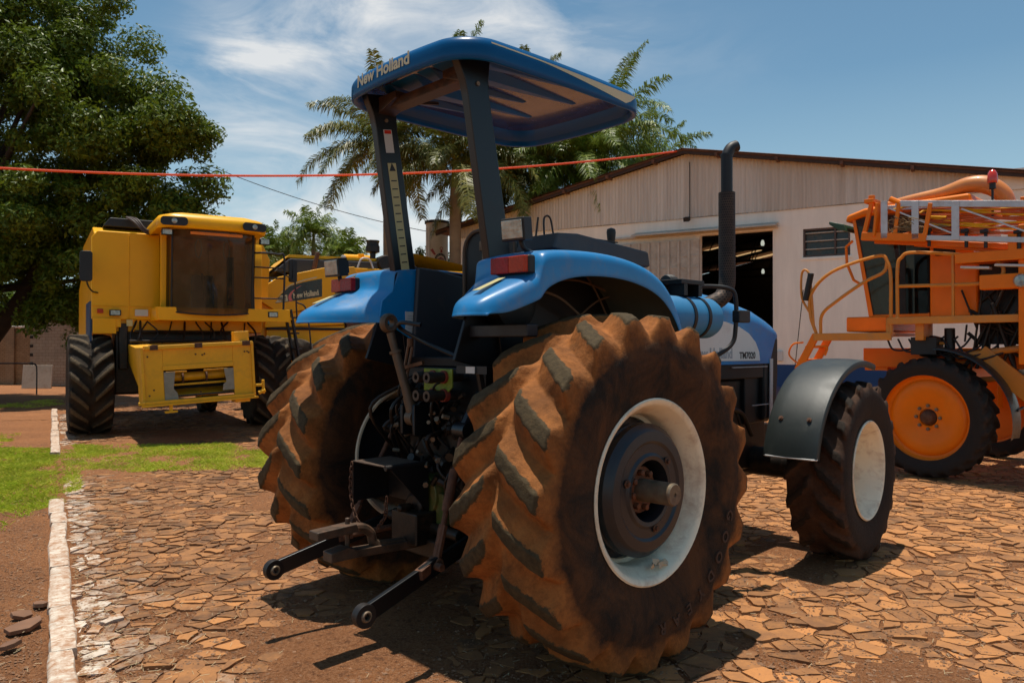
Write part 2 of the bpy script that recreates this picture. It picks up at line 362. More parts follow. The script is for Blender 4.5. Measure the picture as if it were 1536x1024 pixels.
def build_ground():
    # graded sheet: fine near the camera, coarse to the horizon
    xs=np.r_[np.array([-400,-200,-100,-60,-40,-28,-20,-16]),np.arange(-13,13.01,.08),np.array([16,20,28,40,60,100,200,400])]
    ys=np.r_[np.array([-200,-80,-30,-10,-3,0,1.5]),np.arange(2.2,12,.07),np.arange(12,20,.16),np.array([21,23,26,30,36,45,60,90,150,300,700])]
    V=[]
    for y in ys:
        for x in xs:
            z=-.0075
            if -13.1<x<13.1 and 2<y<20:
                ks=kerb_side(x,y)
                if ks>.05: z+=.026*max(0,min(1,dirt_amount(x,y)*1.4))+.006*fbm(x,y,4,3)
                else: z+=.03+.025*fbm(x,y,1.1,5,2)+.012*fbm(x,y,6,3)
            V.append((x,y,z))
    nx,ny=len(xs),len(ys); i=np.arange(ny-1)[:,None]; j=np.arange(nx-1)[None,:]
    F=np.stack([i*nx+j,i*nx+j+1,(i+1)*nx+j+1,(i+1)*nx+j],-1).reshape(-1,4)
    tag(np_mesh('ground',V,F,K['earth'],smooth=True),kind='structure')
def clip(poly,p,n):
    out=[]; m=len(poly)
    for i in range(m):
        a=poly[i];b=poly[(i+1)%m]; da=(a[0]-p[0])*n[0]+(a[1]-p[1])*n[1]; db=(b[0]-p[0])*n[0]+(b[1]-p[1])*n[1]
        if da<=0: out.append(a)
        if da*db<0: t=da/(da-db); out.append((a[0]+(b[0]-a[0])*t,a[1]+(b[1]-a[1])*t))
    return out
def build_paving():
    st=.150; R=random.Random(5); pts={}
    X0,X1,Y0,Y1=-11,14,2.3,22
    nx=int((X1-X0)/st); ny=int((Y1-Y0)/(st*.82))
    for i in range(nx):
        for j in range(ny): pts[i,j]=(X0+(i+.5+R.uniform(-.68,.68))*st,Y0+(j+.5+R.uniform(-.68,.68))*st*.82)
    V=[];F=[];tone=[];lime=[]
    for (i,j),(x,y) in pts.items():
        ks=kerb_side(x,y)
        if ks<.075 or (y>15 and x>12): continue
        if 10.1<y<12.5+.4*fbm(x,0,1,3) and x<-3.6+.5*fbm(0,y,1,3): continue        # the grass band
        if abs(x)>y*.72+1.4: continue
        d=dirt_amount(x,y)
        if (d>.55 and R.random()<.82) or R.random()<.035+.12*max(0,d): continue
        poly=[(x-.4,y-.4),(x+.4,y-.4),(x+.4,y+.4),(x-.4,y+.4)]
        for a in range(-2,3):
            for b in range(-2,3):
                q=pts.get((i+a,j+b))
                if (a or b) and q:
                    poly=clip(poly,((x+q[0])/2,(y+q[1])/2),(q[0]-x,q[1]-y))
                    if len(poly)<3: break
            if len(poly)<3: break
        if len(poly)<3: continue
        parts=[poly]
        if R.random()<.38:
            an=R.uniform(-.5,.5)+ (0 if R.random()<.75 else 1.5); n=(-math.sin(an),math.cos(an)); c=(x+R.uniform(-.04,.04),y+R.uniform(-.04,.04))
            parts=[clip(poly,c,n),clip(poly,c,(-n[0],-n[1]))]
        for P in parts:
            if len(P)<3: continue
            cx=sum(p[0] for p in P)/len(P); cy=sum(p[1] for p in P)/len(P)
            ar=abs(sum(P[k][0]*P[(k+1)%len(P)][1]-P[(k+1)%len(P)][0]*P[k][1] for k in range(len(P))))/2
            if ar<.0025: continue
            g=R.uniform(.004,.012) if R.random()<.75 else R.uniform(.012,.03)
            Q=[]
            for k in range(len(P)):
                a=P[k];b=P[(k+1)%len(P)]; e=math.hypot(b[0]-a[0],b[1]-a[1])
                if e<.02: continue
                Q.append(a)
                for t in ((.5,) if e<.16 else (.33,.67)):
                    if y<12: Q.append((a[0]+(b[0]-a[0])*t+R.uniform(-.009,.009),a[1]+(b[1]-a[1])*t+R.uniform(-.009,.009)))
            if len(Q)<3: continue
            Q=[(cx+(p[0]-cx)*(1-g/max(.03,math.hypot(p[0]-cx,p[1]-cy))),cy+(p[1]-cy)*(1-g/max(.03,math.hypot(p[0]-cx,p[1]-cy)))) for p in Q]
            near=1 if ks<1.2 else 0
            z0=R.uniform(-.005,.005)+(R.uniform(0,.012) if R.random()<.14 else 0)-.012*max(0,min(1,d)); tx=R.gauss(0,.024);ty=R.gauss(0,.024)
            t=min(1,max(0,R.gauss(.34+.16*min(1,max(-1,(x-.5)/2.5)),.22)+.15*fbm(x,y,.7,3,5))); lm=max(0,1-(ks-.1)/.26)*R.choice((.5,1,1,.8))+(.2 if ks<.7 and R.random()<.2 else 0)
            n0=len(V);m=len(Q)
            for p in Q: V.append((p[0],p[1],z0+(p[0]-cx)*tx+(p[1]-cy)*ty+R.uniform(-.0012,.0012)))
            for p in Q: V.append((p[0]+(p[0]-cx)*.03,p[1]+(p[1]-cy)*.03,-.05))
            F.append(tuple(range(n0,n0+m)))
            for k in range(m): F.append((n0+k,n0+(k+1)%m,n0+m+(k+1)%m,n0+m+k))
            tone+=[t]*(2*m); lime+=[min(1,lm)]*(2*m)
    me=bpy.data.meshes.new('paving'); me.from_pydata(V,[],F); me.materials.append(K['stone'])
    import bmesh
    b=bmesh.new(); b.from_mesh(me); bmesh.ops.recalc_face_normals(b,faces=b.faces); b.to_mesh(me); b.free()
    for nm,arr in(('tone',tone),('lime',lime)):
        a=me.attributes.new(nm,'FLOAT','POINT'); a.data.foreach_set('value',arr)
    o=bpy.data.objects.new('paving',me); COL.objects.link(o); tag(o,kind='structure')
def build_kerb():
    m=mat('limewashed_kerb_stone',(.84,.75,.62),.85,var=.35,scale=9,dust=(.36,.18,.09),damt=.78,dscale=18,bump=.8,bscale=22)
    R=random.Random(3); mb=MB(); t=-1.6
    while t<17.5:
        L=R.uniform(.45,1.0); p=KA+KD*(t+L/2)+KN*R.uniform(-.009,.009)
        y=p.y; h=.075+R.uniform(-.012,.012); w=.118+R.uniform(-.012,.012)
        gap=(7.9<y<11.4)
        if not gap:
            n0=len(mb.v); mb2=MB(); a=math.atan2(KD.y,KD.x)+R.uniform(-.02,.02)
            rings=[]
            for k in range(6):
                u=-L/2+L*k/5*.985; e=.975 if k in(0,5) else 1
                c=Vector((p.x+math.cos(a)*u,p.y+math.sin(a)*u)); nn=Vector((-math.sin(a),math.cos(a)))
                ring=[]
                for s_,zz in((-1,-.06),(-1.0,.80),(-.86,.97),(0,1.0),(.86,.97),(1.0,.80),(1,-.06)):
                    q=c+nn*(s_*w/2*e+R.uniform(-.006,.006)); ring.append((q.x,q.y,(h*zz if zz>0 else zz)*e+R.uniform(-.004,.004)))
                rings.append(ring)
            mb.loft(rings)
        t+=L*.992
    tag(mb.build('kerb',m,ang=50),kind='structure')
def scatter_bits():
    # gravel and straw in the joints
    R=random.Random(11)
    def pebble_cloud(n,smin,smax,regs,name,mtl,flat=.6):
        V=[];F=[];base=np.array([(1,0,0),(0,1,0),(-1,0,0),(0,-1,0),(0,0,.9),(0,0,-.6)])
        fc=[(0,1,4),(1,2,4),(2,3,4),(3,0,4),(1,0,5),(2,1,5),(3,2,5),(0,3,5)]
        for _ in range(n):
            y=2.6+R.random()**1.7*regs; x=R.uniform(-.72*y-.5,.72*y+.5); s=R.uniform(smin,smax)*(1 if R.random()<.93 else 2.2)
            ks=kerb_side(x,y)
            if abs(ks)<.09: continue
            z=R.uniform(-.006,.002)+.012*max(0,min(1,dirt_amount(x,y)*1.4)) if ks>0 else .028+.02*fbm(x,y,1.1,5,2)
            q=base*np.array([s*R.uniform(.7,1.3),s*R.uniform(.7,1.3),s*flat*R.uniform(.5,1.2)]); a=R.uniform(0,6.3); ca,sa=math.cos(a),math.sin(a)
            n0=len(V)
            for v in q: V.append((x+v[0]*ca-v[1]*sa,y+v[0]*sa+v[1]*ca,z+v[2]))
            F+=[(f[0]+n0,f[1]+n0,f[2]+n0) for f in fc]
        tag(np_mesh(name,V,F,mtl),kind='stuff')
    pebble_cloud(85000,.003,.0085,10,'gravel',mat('red_gravel',(.36,.19,.10),.9,var=.7,scale=40,bump=0))
    V=[];F=[]
    for _ in range(5200):
        y=2.6+R.random()**1.5*10
        if R.random()<.45:
            t=(y-3.68)/.857; x=KA.x+KD.x*t+abs(R.gauss(0,.45))+.05
        else: x=R.uniform(-.72*y-.5,.72*y+.5)
        if abs(kerb_side(x,y))<.08: continue
        z=.006 if kerb_side(x,y)>0 else .045
        a=R.uniform(0,6.3); L=R.uniform(.012,.05); w=.0011; dx,dy=math.cos(a)*L/2,math.sin(a)*L/2; nxx,nyy=-math.sin(a)*w,math.cos(a)*w
        z2=z+R.uniform(0,.012); n0=len(V)
        V+=[(x-dx-nxx,y-dy-nyy,z),(x+dx-nxx,y+dy-nyy,z2),(x+dx+nxx,y+dy+nyy,z2+.001),(x-dx+nxx,y-dy+nyy,z+.001)]; F.append((n0,n0+1,n0+2,n0+3))
    tag(np_mesh('dry_straw',V,F,mat('dry_straw',(.55,.42,.24),.8,var=.3,bump=0)),kind='stuff')
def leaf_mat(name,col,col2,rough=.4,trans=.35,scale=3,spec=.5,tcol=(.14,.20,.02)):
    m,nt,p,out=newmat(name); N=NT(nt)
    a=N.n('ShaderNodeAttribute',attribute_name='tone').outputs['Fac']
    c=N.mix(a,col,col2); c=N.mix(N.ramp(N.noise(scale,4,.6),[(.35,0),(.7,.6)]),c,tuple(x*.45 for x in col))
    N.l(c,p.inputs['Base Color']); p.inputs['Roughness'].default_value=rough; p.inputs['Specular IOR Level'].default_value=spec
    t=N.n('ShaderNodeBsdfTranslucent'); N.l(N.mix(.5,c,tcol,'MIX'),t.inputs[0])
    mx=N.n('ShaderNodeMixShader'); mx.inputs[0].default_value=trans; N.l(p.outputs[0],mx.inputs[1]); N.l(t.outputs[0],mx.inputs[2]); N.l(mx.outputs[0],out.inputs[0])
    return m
def in_grass(x,y):
    ks=kerb_side(x,y); e=.35*fbm(x,y,1.3,3,4)
    if ks>.25: return 10.0+e<y<12.5+e*1.3 and x<-3.3+e
    if x<-6.2 and y>19.5 and y<23 : return x<-12.5
    # lawn to the left of the kerb
    return 6.0+e<y<13.6+e and ks<min(.3,-.42+(y-6.2)*.27)+e*.8 and not (y>11.9 and ks>-.7+e)
def build_grass():
    R=random.Random(21); V=[];F=[];tone=[]
    cnt=0
    for _ in range(430000):
        y=R.uniform(6.6,23) if R.random()<.25 else R.uniform(6.9,13.2); x=R.uniform(-14,-2.8)
        if x<-.72*y-.6: continue
        if not in_grass(x,y): continue
        dens=.60+.95*fbm(x,y,1.6,4,8)
        if kerb_side(x,y)>0: dens-=.12
        if R.random()>dens: continue
        z=0.0 if kerb_side(x,y)>0 else .018+.02*fbm(x,y,1.1,5,2)
        h=R.uniform(.02,.055)*(1 if kerb_side(x,y)<0 else .8); a=R.uniform(0,6.3); w=R.uniform(.003,.0055); lx=R.gauss(0,1.1)*h; ly=R.gauss(0,1.1)*h
        dx,dy=math.cos(a)*w,math.sin(a)*w; n0=len(V)
        V+=[(x-dx,y-dy,z),(x+dx,y+dy,z),(x+lx*.5+dx*.8,y+ly*.5+dy*.8,z+h*.7),(x+lx,y+ly,z+h)]; F.append((n0,n0+1,n0+2,n0+3))
        t=min(1,max(0,R.gauss(.45,.28)+.3*fbm(x,y,.9,3,15))); tone+=[t]*4; cnt+=1
    print('grass blades',cnt)
    o=np_mesh('grass',V,F,leaf_mat('lawn_grass',(.34,.46,.015),(.80,.72,.12),.6,.35,2,.2,(.5,.6,.05)),attrs={'tone':tone})
    tag(o,'short sunlit green grass beside the kerb and across the paving','grass',kind='stuff')
def loose_slabs():
    R=random.Random(2)
    for (x,y,s,tz) in((-2.74,4.30,.13,.10),(-2.64,4.02,.09,-.15),(-2.88,4.66,.085,.1),(-2.87,4.48,.08,.35)):
        mb=MB(); n=6; ring=[(s*R.uniform(.6,1)*math.cos(2*PI*k/n+.3),s*R.uniform(.35,.6)*math.sin(2*PI*k/n+.3)) for k in range(n)]
        mb.T=Matrix.Translation((x,y,.055))@Matrix.Rotation(R.uniform(0,3),4,'Z')@Matrix.Rotation(tz,4,'X')@Matrix.Rotation(R.uniform(-.2,.2),4,'Y')
        mb.prism(ring,'Z',-.012,.012); o=mb.build('paving_slab',SLAB,bevel=.003)
        yield o
SLAB=mat('loose_slate',(.24,.115,.06),.8,var=.4,scale=8,bump=.4,bscale=30)
build_ground(); build_paving(); build_kerb(); scatter_bits(); build_grass()
for o,l in zip(loose_slabs(),('largest loose slab lying in the dirt at the lower left','loose slab nearest the camera, beside the kerb','small loose slab lying farthest back in the dirt left of the kerb','steeply tilted slab just behind the largest loose one')):
    tag(o,l,'slab','loose slabs in the dirt')
# ------------------------------------------------------------------ the blue tractor (x right, y forward)
TR=empty('tractor',(-.162,4.713,0),-.805)
tag(TR,'blue farm tractor with open canopy and mud coated rear tyres, seen from behind','tractor')
def rim_mesh(mb,xo,xi,r,inner):
    """steel rim between the outer bead at xo and the inner bead at xi"""
    w=xo-xi
    prof=[(xo-.004,r-.018),(xo,r-.004),(xo-.006,r+.004),(xo-.022,r-.002),(xo-.03,r-.022),(xo-.07,r-.032),(xo-.10,r-.062),(xo-.17,r-.068),(xo-.18,r-.085),(xi+.17,r-.085),(xi+.16,r-.062),(xi+.06,r-.034),(xi+.03,r-.022),(xi+.022,r-.002),(xi+.006,r+.004),(xi,r-.004),(xi+.004,r-.02),(xi+.04,r-.036),(xi+.07,r-.05),(xi+.15,r-.075),(xi+.18,r-.10),(xo-.19,r-.10),(xo-.18,r-.082),(xo-.09,r-.075),(xo-.06,r-.045),(xo-.02,r-.035)]
    mb.lathe(prof,n=72,closed=True)
def rear_wheel(side):
    e=wheel_empty('rear_wheel',TR,(side*1.0,0,.9))
    if side>0:
        rear_wheel.ty=tyre('tyre',.905,.60,.455,20,.066,K['tyre_rear'],e,per=44,npf=54,w0=.024,w1=.034,flank=.088)
        ty=rear_wheel.ty
    else:
        ty=rear_wheel.ty.copy(); COL.objects.link(ty); ty.parent=e; ty.rotation_euler=(.11,0,PI); ty.rotation_euler=(.11,0,0)
    mb=MB(); rim_mesh(mb,.265,-.265,.462,None); rm=mb.build('rim',K['cream'],e,ang=50); rm.scale=(side,1,1)
    mb=MB(); mb.lathe([(.0,.02),(.0,.37),(.02,.372),(.02,.02)],n=48); mb.T=None; d=mb.build('wheel_disc',K['weight'],e)
    d.location=(.03,0,0) if side>0 else (.12,0,0)
    # stacked cast weights, hollow in the middle
    mb=MB(); mb.lathe([(.02,.165),(.02,.30),(.045,.33),(.075,.335),(.085,.32),(.095,.335),(.13,.335),(.145,.32),(.155,.312),(.165,.298),(.168,.25),(.158,.235),(.158,.19),(.168,.175),(.165,.155),(.14,.15),(.05,.15)],n=64,closed=True)
    w=mb.build('wheel_weight',K['weight'],e,ang=30); w.scale=(side,1,1); w.location=(side*.068,0,0)
    for k in range(3):
        mb=MB(); a=2*PI*k/3+.75; c=(0.162,.197*math.cos(a),.197*math.sin(a)); mb.lathe([(0,.0),(0,.022),(.006,.022),(.006,.012),(.018,.012),(.018,0)],c=c,n=6)
        o=mb.build('weight_bolt',K['rust'],e); o.scale=(side,1,1); o.location=(side*.068,0,0)
    mb=MB(); mb.lathe([(.03,.02),(.03,.12),(.09,.12),(.10,.115),(.10,.05)],n=32)
    for k in range(8):
        a=2*PI*k/8+.2; mb.lathe([(0,0),(0,.017),(.026,.017),(.03,.010),(.03,0)],c=(.10,.09*math.cos(a),.09*math.sin(a)),n=6)
    o=mb.build('hub',K['rusthub'],e,bevel=.002); o.scale=(side,1,1); o.location=(side*.075,0,0)
    mb=MB(); mb.lathe([(.06,0),(.06,.058),(.372,.056),(.380,.050),(.380,.010),(.372,.008),(.372,0)],n=32)
    o=mb.build('axle_shaft',K['steel'],e); o.scale=(side,1,1)
    mb=MB(); mb.tube([(0,.37*math.cos(a),.37*math.sin(a)) for a in np.linspace(2.2,2.9,8)],.012,6)
    if side>0:
        # crumpled rag left in the rim
        mb=MB(); R=random.Random(4)
        for q in range(5):
            c=Vector((.235+R.uniform(-.03,.02),.04+q*.022,-.392+R.uniform(-.01,.012)))
            ring=[c+Vector((R.uniform(-.02,.02),.03*math.cos(t),.014+.026*math.sin(t)*R.uniform(.4,1))) for t in np.linspace(0,5.3,6)]
            mb.add(ring+[c+Vector((.012,0,.01))],[(i,(i+1)%6,6) for i in range(6)])
        rag=mb.build('crumpled_rag',mat('pale_rag',(.55,.45,.30),.8,bump=.2)); rag.parent=None
        rag.matrix_world=Matrix.Translation((-.162,4.713,0))@Matrix.Rotation(-.805,4,'Z')@Matrix.Translation((1.0,0,.9))
        tag(rag,'crumpled pale rag lying in the bottom of the near rear wheel rim','rag')
        # raised maker lettering on the sidewall
        TXX=.3005; mb=MB(); word='GOODYEAR'
        for i,ch in enumerate(word):
            vs,fs=text_mesh(ch,.080,.004,.002,'CENTER')
            a=math.radians(108+i*10.2); rr=.645    # clockwise from the top seen from outside, forward side first
            P=Vector((0,math.sin(a)*rr,math.cos(a)*rr)); up=Vector((0,math.sin(a),math.cos(a))); right=Vector((0,math.cos(a),-math.sin(a)))
            mb.add([P+right*v.x*1.05+up*v.y+Vector((TXX+v.z,0,0)) for v in vs],fs)
        mb.build('lettering',K['tyre_text'],e,recalc=False)
    return e
K['tyre_text']=mat('dark_raised_rubber',(.075,.034,.017),.8,var=.4,scale=20,bump=.4)
rear_wheel(1); rear_wheel(-1)
def front_wheel(side):
    e=wheel_empty('front_wheel',TR,(side*1.01,2.83,.68),.075)
    if side>0: front_wheel.ty=tyre('tyre',.685,.43,.372,18,.032,K['tyre_front'],e,per=26,npf=28,w0=.022,w1=.03,flank=.03,k=.34,wear=2.2); ty=front_wheel.ty
    else: ty=front_wheel.ty.copy(); COL.objects.link(ty); ty.parent=e
    mb=MB(); r=.376
    mb.lathe([(.195,r-.018),(.20,r-.004),(.192,r+.004),(.178,r-.004),(.172,r-.02),(.13,r-.028),(.11,r-.05),(-.02,r-.06),(-.06,r-.075),(-.10,r-.12),(-.12,.2),(-.12,.12),(-.13,.12),(-.13,.22),(-.11,r-.09),(-.10,r-.045),(-.13,r-.03),(-.172,r-.02),(-.178,r-.004),(-.192,r+.004),(-.2,r-.004),(-.195,r-.02),(-.16,r-.045),(-.12,r-.07),(-.08,r-.095),(-.04,r-.08),(.10,r-.065),(.125,r-.045),(.17,r-.034)],n=64,closed=True)
    o=mb.build('rim',K['cream'],e,ang=45); o.scale=(side,1,1)
    mb=MB(); mb.lathe([(-.2,.11),(-.12,.13),(-.08,.12),(-.03,.09),(-.02,0)],n=24)
    for k in range(8):
        a=2*PI*k/8; mb.lathe([(0,0),(0,.014),(.02,.014),(.02,0)],c=(-.12,.155*math.cos(a),.155*math.sin(a)),n=6)
    o=mb.build('hub',K['cream'],e); o.scale=(side,1,1)
front_wheel(1); front_wheel(-1)
def front_fender(side):
    cy,cz,r=2.83,.68,.835; rings=[]
    for k in range(27):
        a=math.radians(169-k*(169-74)/26); 
        ring=[]
        for x,dr in((.77,-.045),(.765,-.02),(.77,-.004),(.80,.006),(.87,.012),(.96,.014),(1.05,.012),(1.13,.006),(1.165,-.004),(1.172,-.02),(1.168,-.05),(1.155,-.052),(1.155,-.02),(1.12,-.008),(.96,0),(.81,-.008),(.785,-.02),(.785,-.045)):
            rr=r+dr
            if k in(0,): rr-=.0
            ring.append((side*x,cy+rr*math.cos(a),cz+rr*math.sin(a)))
        rings.append(ring)
    mb=MB(); mb.loft(rings); o=mb.build('front_fender',K['fender'],TR,ang=50)
    a=math.radians(169); mb=MB(); rr=r+.004
    mb.tube([(side*.772,cy+(rr-.02)*math.cos(a),cz+(rr-.02)*math.sin(a)),(side*.80,cy+(rr+.004)*math.cos(a),cz+(rr+.004)*math.sin(a)-.004),(side*1.14,cy+(rr+.004)*math.cos(a),cz+(rr+.004)*math.sin(a)-.004),(side*1.168,cy+(rr-.02)*math.cos(a),cz+(rr-.02)*math.sin(a))],.0065,8)
    mb.build('edge_trim',K['alu'],o)
    for x in(.87,1.08):
        mb=MB(); a=math.radians(150); n=Vector((0,math.cos(a),math.sin(a))); c=Vector((side*x,cy,cz))+n*(r+.012)
        mb.rod(c,c+n*.008,.017,14); mb.rod(c+n*.008,c+n*.016,.009,8)
        mb.build('rivet',K['rust'],o)
    mb=MB(); mb.tube([(side*.72,cy-.1,cz+.1),(side*.74,cy-.3,cz+.55),(side*.85,cy-.55,cz+.58)],.018,8); mb.tube([(side*.7,cy,cz+.1),(side*.75,cy+.05,cz+.78),(side*.95,cy+.05,cz+.815)],.018,8)
    mb.build('fender_bracket',K['black'],TR)
front_fender(1); front_fender(-1)
# axles and drive line
mb=MB(); mb.lathe([(-.75,.13),(-.45,.14),(-.28,.22),(.28,.22),(.45,.14),(.75,.13)],c=(0,0,.9),n=28); mb.build('rear_axle',K['oily'],TR)
mb=MB(); mb.bb(-.25,.25,-.40,1.3,.52,1.25); mb.bb(-.30,.30,-.30,.5,1.0,1.33); mb.rod((0,-.40,.72),(0,-.56,.72),.09,20,.075); mb.rod((0,-.56,.72),(0,-.66,.72),.022,12)
mb.build('transmission',K['oily'],TR,bevel=.02)
mb=MB(); mb.rod((0.02,-.42,.78),(.02,-.50,.78),.13,24,.12); mb.bb(-.02,.18,-.48,-.42,.62,.80); mb.build('rear_cover',mat('olive_casting',(.10,.12,.02),.5,var=.4,dust=DUST,damt=.4,dscale=12),TR,bevel=.008)
mb=MB(); mb.bb(-.27,.27,1.2,3.0,.60,1.35); mb.bb(-.2,.2,2.5,3.2,.55,.95); mb.bb(-.33,-.27,1.5,2.3,.8,1.2); mb.build('engine_block',K['oily'],TR,bevel=.02)
mb=MB(); mb.bar((-.72,2.83,.66),(.72,2.83,.66),.16,.18); mb.lathe([(-.78,.09),(-.6,.12),(.6,.12),(.78,.09)],c=(0,2.83,.66),n=20); mb.bb(-.14,.14,2.6,3.05,.5,.85); mb.build('front_axle',K['oily'],TR,bevel=.015)
mb=MB(); mb.bb(.30,.60,.70,1.55,.62,1.12); mb.bb(.61,.74,1.12,1.50,.60,.66);mb.bb(.61,.74,1.12,1.50,.84,.90); mb.bb(.72,.75,1.10,1.52,.56,.98); mb.build('fuel_tank',K['plastic'],TR,bevel=.03)
mb=MB(); mb.bb(-.60,-.30,.50,1.65,.62,1.12); mb.build('fuel_tank',K['plastic'],TR,bevel=.03)
mb=MB(); mb.bb(.29,.40,1.75,2.15,.78,1.02); mb.tube(crom([(.33,1.7,.95),(.42,2.0,1.12),(.40,2.35,1.1),(.36,2.6,.9)]),.02,8); mb.tube(crom([(.30,1.6,.75),(.38,2.0,.7),(.34,2.4,.72)]),.015,8)
mb.lathe([(0,.05),(.22,.05),(.23,.04)],c=(.38,1.65,1.05),ax='Y',n=18); mb.tube(crom([(.3,2.1,1.22),(.38,2.2,1.20),(.4,2.35,1.0),(.36,2.3,.85)]),.012,6)
mb.build('engine_plumbing',K['black'],TR,bevel=.004)
# hood
rings=[]
def hood_ring(y,zt,zb,w,r):
    pts=[]; 
    for k in range(9):
        a=PI/2*k/8; pts.append((w-r+r*math.cos(a),y,zt-r*.8+r*.8*math.sin(a)))
    pts=[(w,y,zb)]+pts; L=[(-p[0],p[1],p[2]) for p in pts[::-1]]
    return pts+[(0,y,zt+.018)]+L
for y,zt,zb,w,r in((1.22,2.06,1.48,.36,.16),(1.7,2.065,1.48,.362,.17),(2.15,2.03,1.48,.362,.18),(2.5,1.985,1.48,.36,.19),(2.75,1.94,1.48,.358,.19),(2.92,1.885,1.48,.354,.18),(3.03,1.83,1.68,.347,.14),(3.10,1.77,1.69,.33,.07),(3.125,1.72,1.69,.31,.02)): rings.append(hood_ring(y,zt,zb,w,r))
mb=MB(); mb.loft(rings,cap0=True,cap1=True); hood=mb.build('hood',K['blue'],TR,ang=40)
mb=MB(); mb.bb(-.335,.335,1.2,2.86,1.36,1.50); mb.bb(-.30,.30,2.6,3.0,.98,1.50); mb.build('engine_side_panel',K['plastic'],TR,bevel=.01)
mb=MB(); mb.prism([(2.84,1.0),(3.04,1.0),(3.09,1.4),(3.09,1.70),(2.84,1.70)],'X',-.33,.345); nose=mb.build('grille',K['plastic'],TR,bevel=.02)
mb=MB()
for z in np.linspace(1.05,1.72,14): mb.bb(-.30,.30,3.06,3.075,z,z+.02)
mb.build('grille_slat',K['black'],nose)
mb=MB(); mb.prism([(2.905,.98),(2.955,.98),(2.965,1.52),(2.915,1.52)],'X',.353,.362); mb.bb(.353,.366,2.30,2.86,1.452,1.458); mb.bb(.353,.366,2.62,2.88,1.135,1.142)
mb.build('chrome_strip',K['alu'],nose)
mb=MB(); mb.prism([(1.35,1.515),(2.735,1.505),(2.72,1.58),(2.66,1.66),(2.55,1.73),(2.40,1.78),(2.2,1.815),(1.9,1.84),(1.35,1.86)],'X',.360,.3655); dec=mb.build('side_decal',K['white'],hood,bevel=.001)
lettering('TM7020',.075,K['ink'],dec,(.3665,2.40,1.525),(0,1,0),(0,0,1),extrude=.001,bold=.0018)
lettering('New Holland',.115,K['greydecal'],dec,(.3665,1.72,1.53),(0,1,0),(0,0,1),sx=.92,extrude=.0015,bold=.003)
# cylindrical blue tank with straps
c=(.66,0,1.81)
mb=MB(); mb.lathe([(.86,0),(.86,.08),(.885,.125),(.91,.137),(1.42,.137),(1.455,.125),(1.475,.08),(1.48,0)],c=(.66,0,1.815),ax='Y',n=40); tank=mb.build('air_tank',K['blue2'],TR,ang=30)
mb=MB()
for y in(1.10,1.27): mb.lathe([(y-.016,.139),(y-.016,.143),(y+.016,.143),(y+.016,.139)],c=(.66,0,1.815),ax='Y',n=40,closed=True); mb.bb(.60,.72,y-.02,y+.02,1.955,2.03)
mb.build('strap',K['black'],tank)
mb=MB(); mb.bb(.52,.72,1.05,1.32,2.03,2.06); mb.bb(.50,.54,1.0,1.36,1.98,2.04); mb.tube(crom([(.4,1.05,1.96),(.5,1.12,2.0),(.55,1.3,1.97),(.5,1.5,1.98)]),.012,6); mb.bb(.46,.52,1.2,1.3,1.9,2.02)
mb.build('tank_bracket',K['black'],TR,bevel=.004)
mb=MB(); mb.lathe([(0,0),(0,.05),(.02,.06),(.03,.052),(.045,.06),(.055,.052),(.07,.058),(.085,.048),(.10,.05),(.12,.03),(.125,0)],c=(.34,1.42,2.08),ax='Y',n=24); mb.bb(.32,.36,1.40,1.44,1.98,2.04); mb.build('air_intake_cap',K['plastic'],TR,ang=25)
mb=MB(); mb.tube(crom([(.56,1.22,2.02),(.66,1.45,2.035),(.76,1.56,2.02),(.79,1.60,1.96),(.79,1.60,1.75),(.77,1.57,1.63),(.68,1.42,1.52),(.6,1.34,1.45)],5),.0155,10); mb.build('indicator_arm',K['black'],TR)
mb=MB(); mb.box((.80,1.66,1.83),(.06,.15,.085)); il=mb.build('front_indicator',K['plastic'],TR,bevel=.01)
mb=MB(); mb.box((.80,1.738,1.83),(.045,.012,.06)); mb.build('lens',K['amber'],il,bevel=.004)
# exhaust
def guard_mat():
    m,nt,p,out=newmat('perforated_guard'); N=NT(nt)
    mp=N.n('ShaderNodeSeparateXYZ'); N.l(N.co(),mp.inputs[0])
    ang=N.math('ARCTAN2',N.math('SUBTRACT',mp.outputs['X'],.49),N.math('SUBTRACT',mp.outputs['Y'],2.0))
    u=N.math('MULTIPLY',ang,26/(2*PI)); v=N.math('MULTIPLY',mp.outputs['Z'],52.0)
    row=N.math('MODULO',N.math('FLOOR',v),2.0); u=N.math('ADD',u,N.math('MULTIPLY',row,.5))
    fu=N.math('SUBTRACT',N.math('FRACT',u),.5); fv=N.math('SUBTRACT',N.math('FRACT',v),.5)
    d=N.math('ADD',N.math('MULTIPLY',fu,fu),N.math('MULTIPLY',fv,fv))
    h=N.math('LESS_THAN',d,.085)
    c=N.mix(N.ramp(N.noise(9,6,.7),[(.35,0),(.7,1)]),(.03,.022,.018),(.10,.06,.04)); c=N.mix(h,c,(.003,.003,.003)); N.l(c,p.inputs['Base Color']); p.inputs['Roughness'].default_value=.6; p.inputs['Metallic'].default_value=.4
    N.l(N.bump(N.math('SUBTRACT',1.0,h),.6,.004),p.inputs['Normal']); return m
K['guard']=guard_mat()
ex=MB(); path=crom([(.49,2.0,2.10),(.49,2.0,2.98),(.49,2.0,3.05),(.505,2.03,3.115),(.53,2.075,3.14)],6); ex.tube(path,.043,20,caps=False); ex.lathe([(2.74,.050),(2.76,.050)],c=(.49,2.0,0),ax='Z',n=20)
exh=ex.build('exhaust_pipe',K['black'],TR,ang=60)
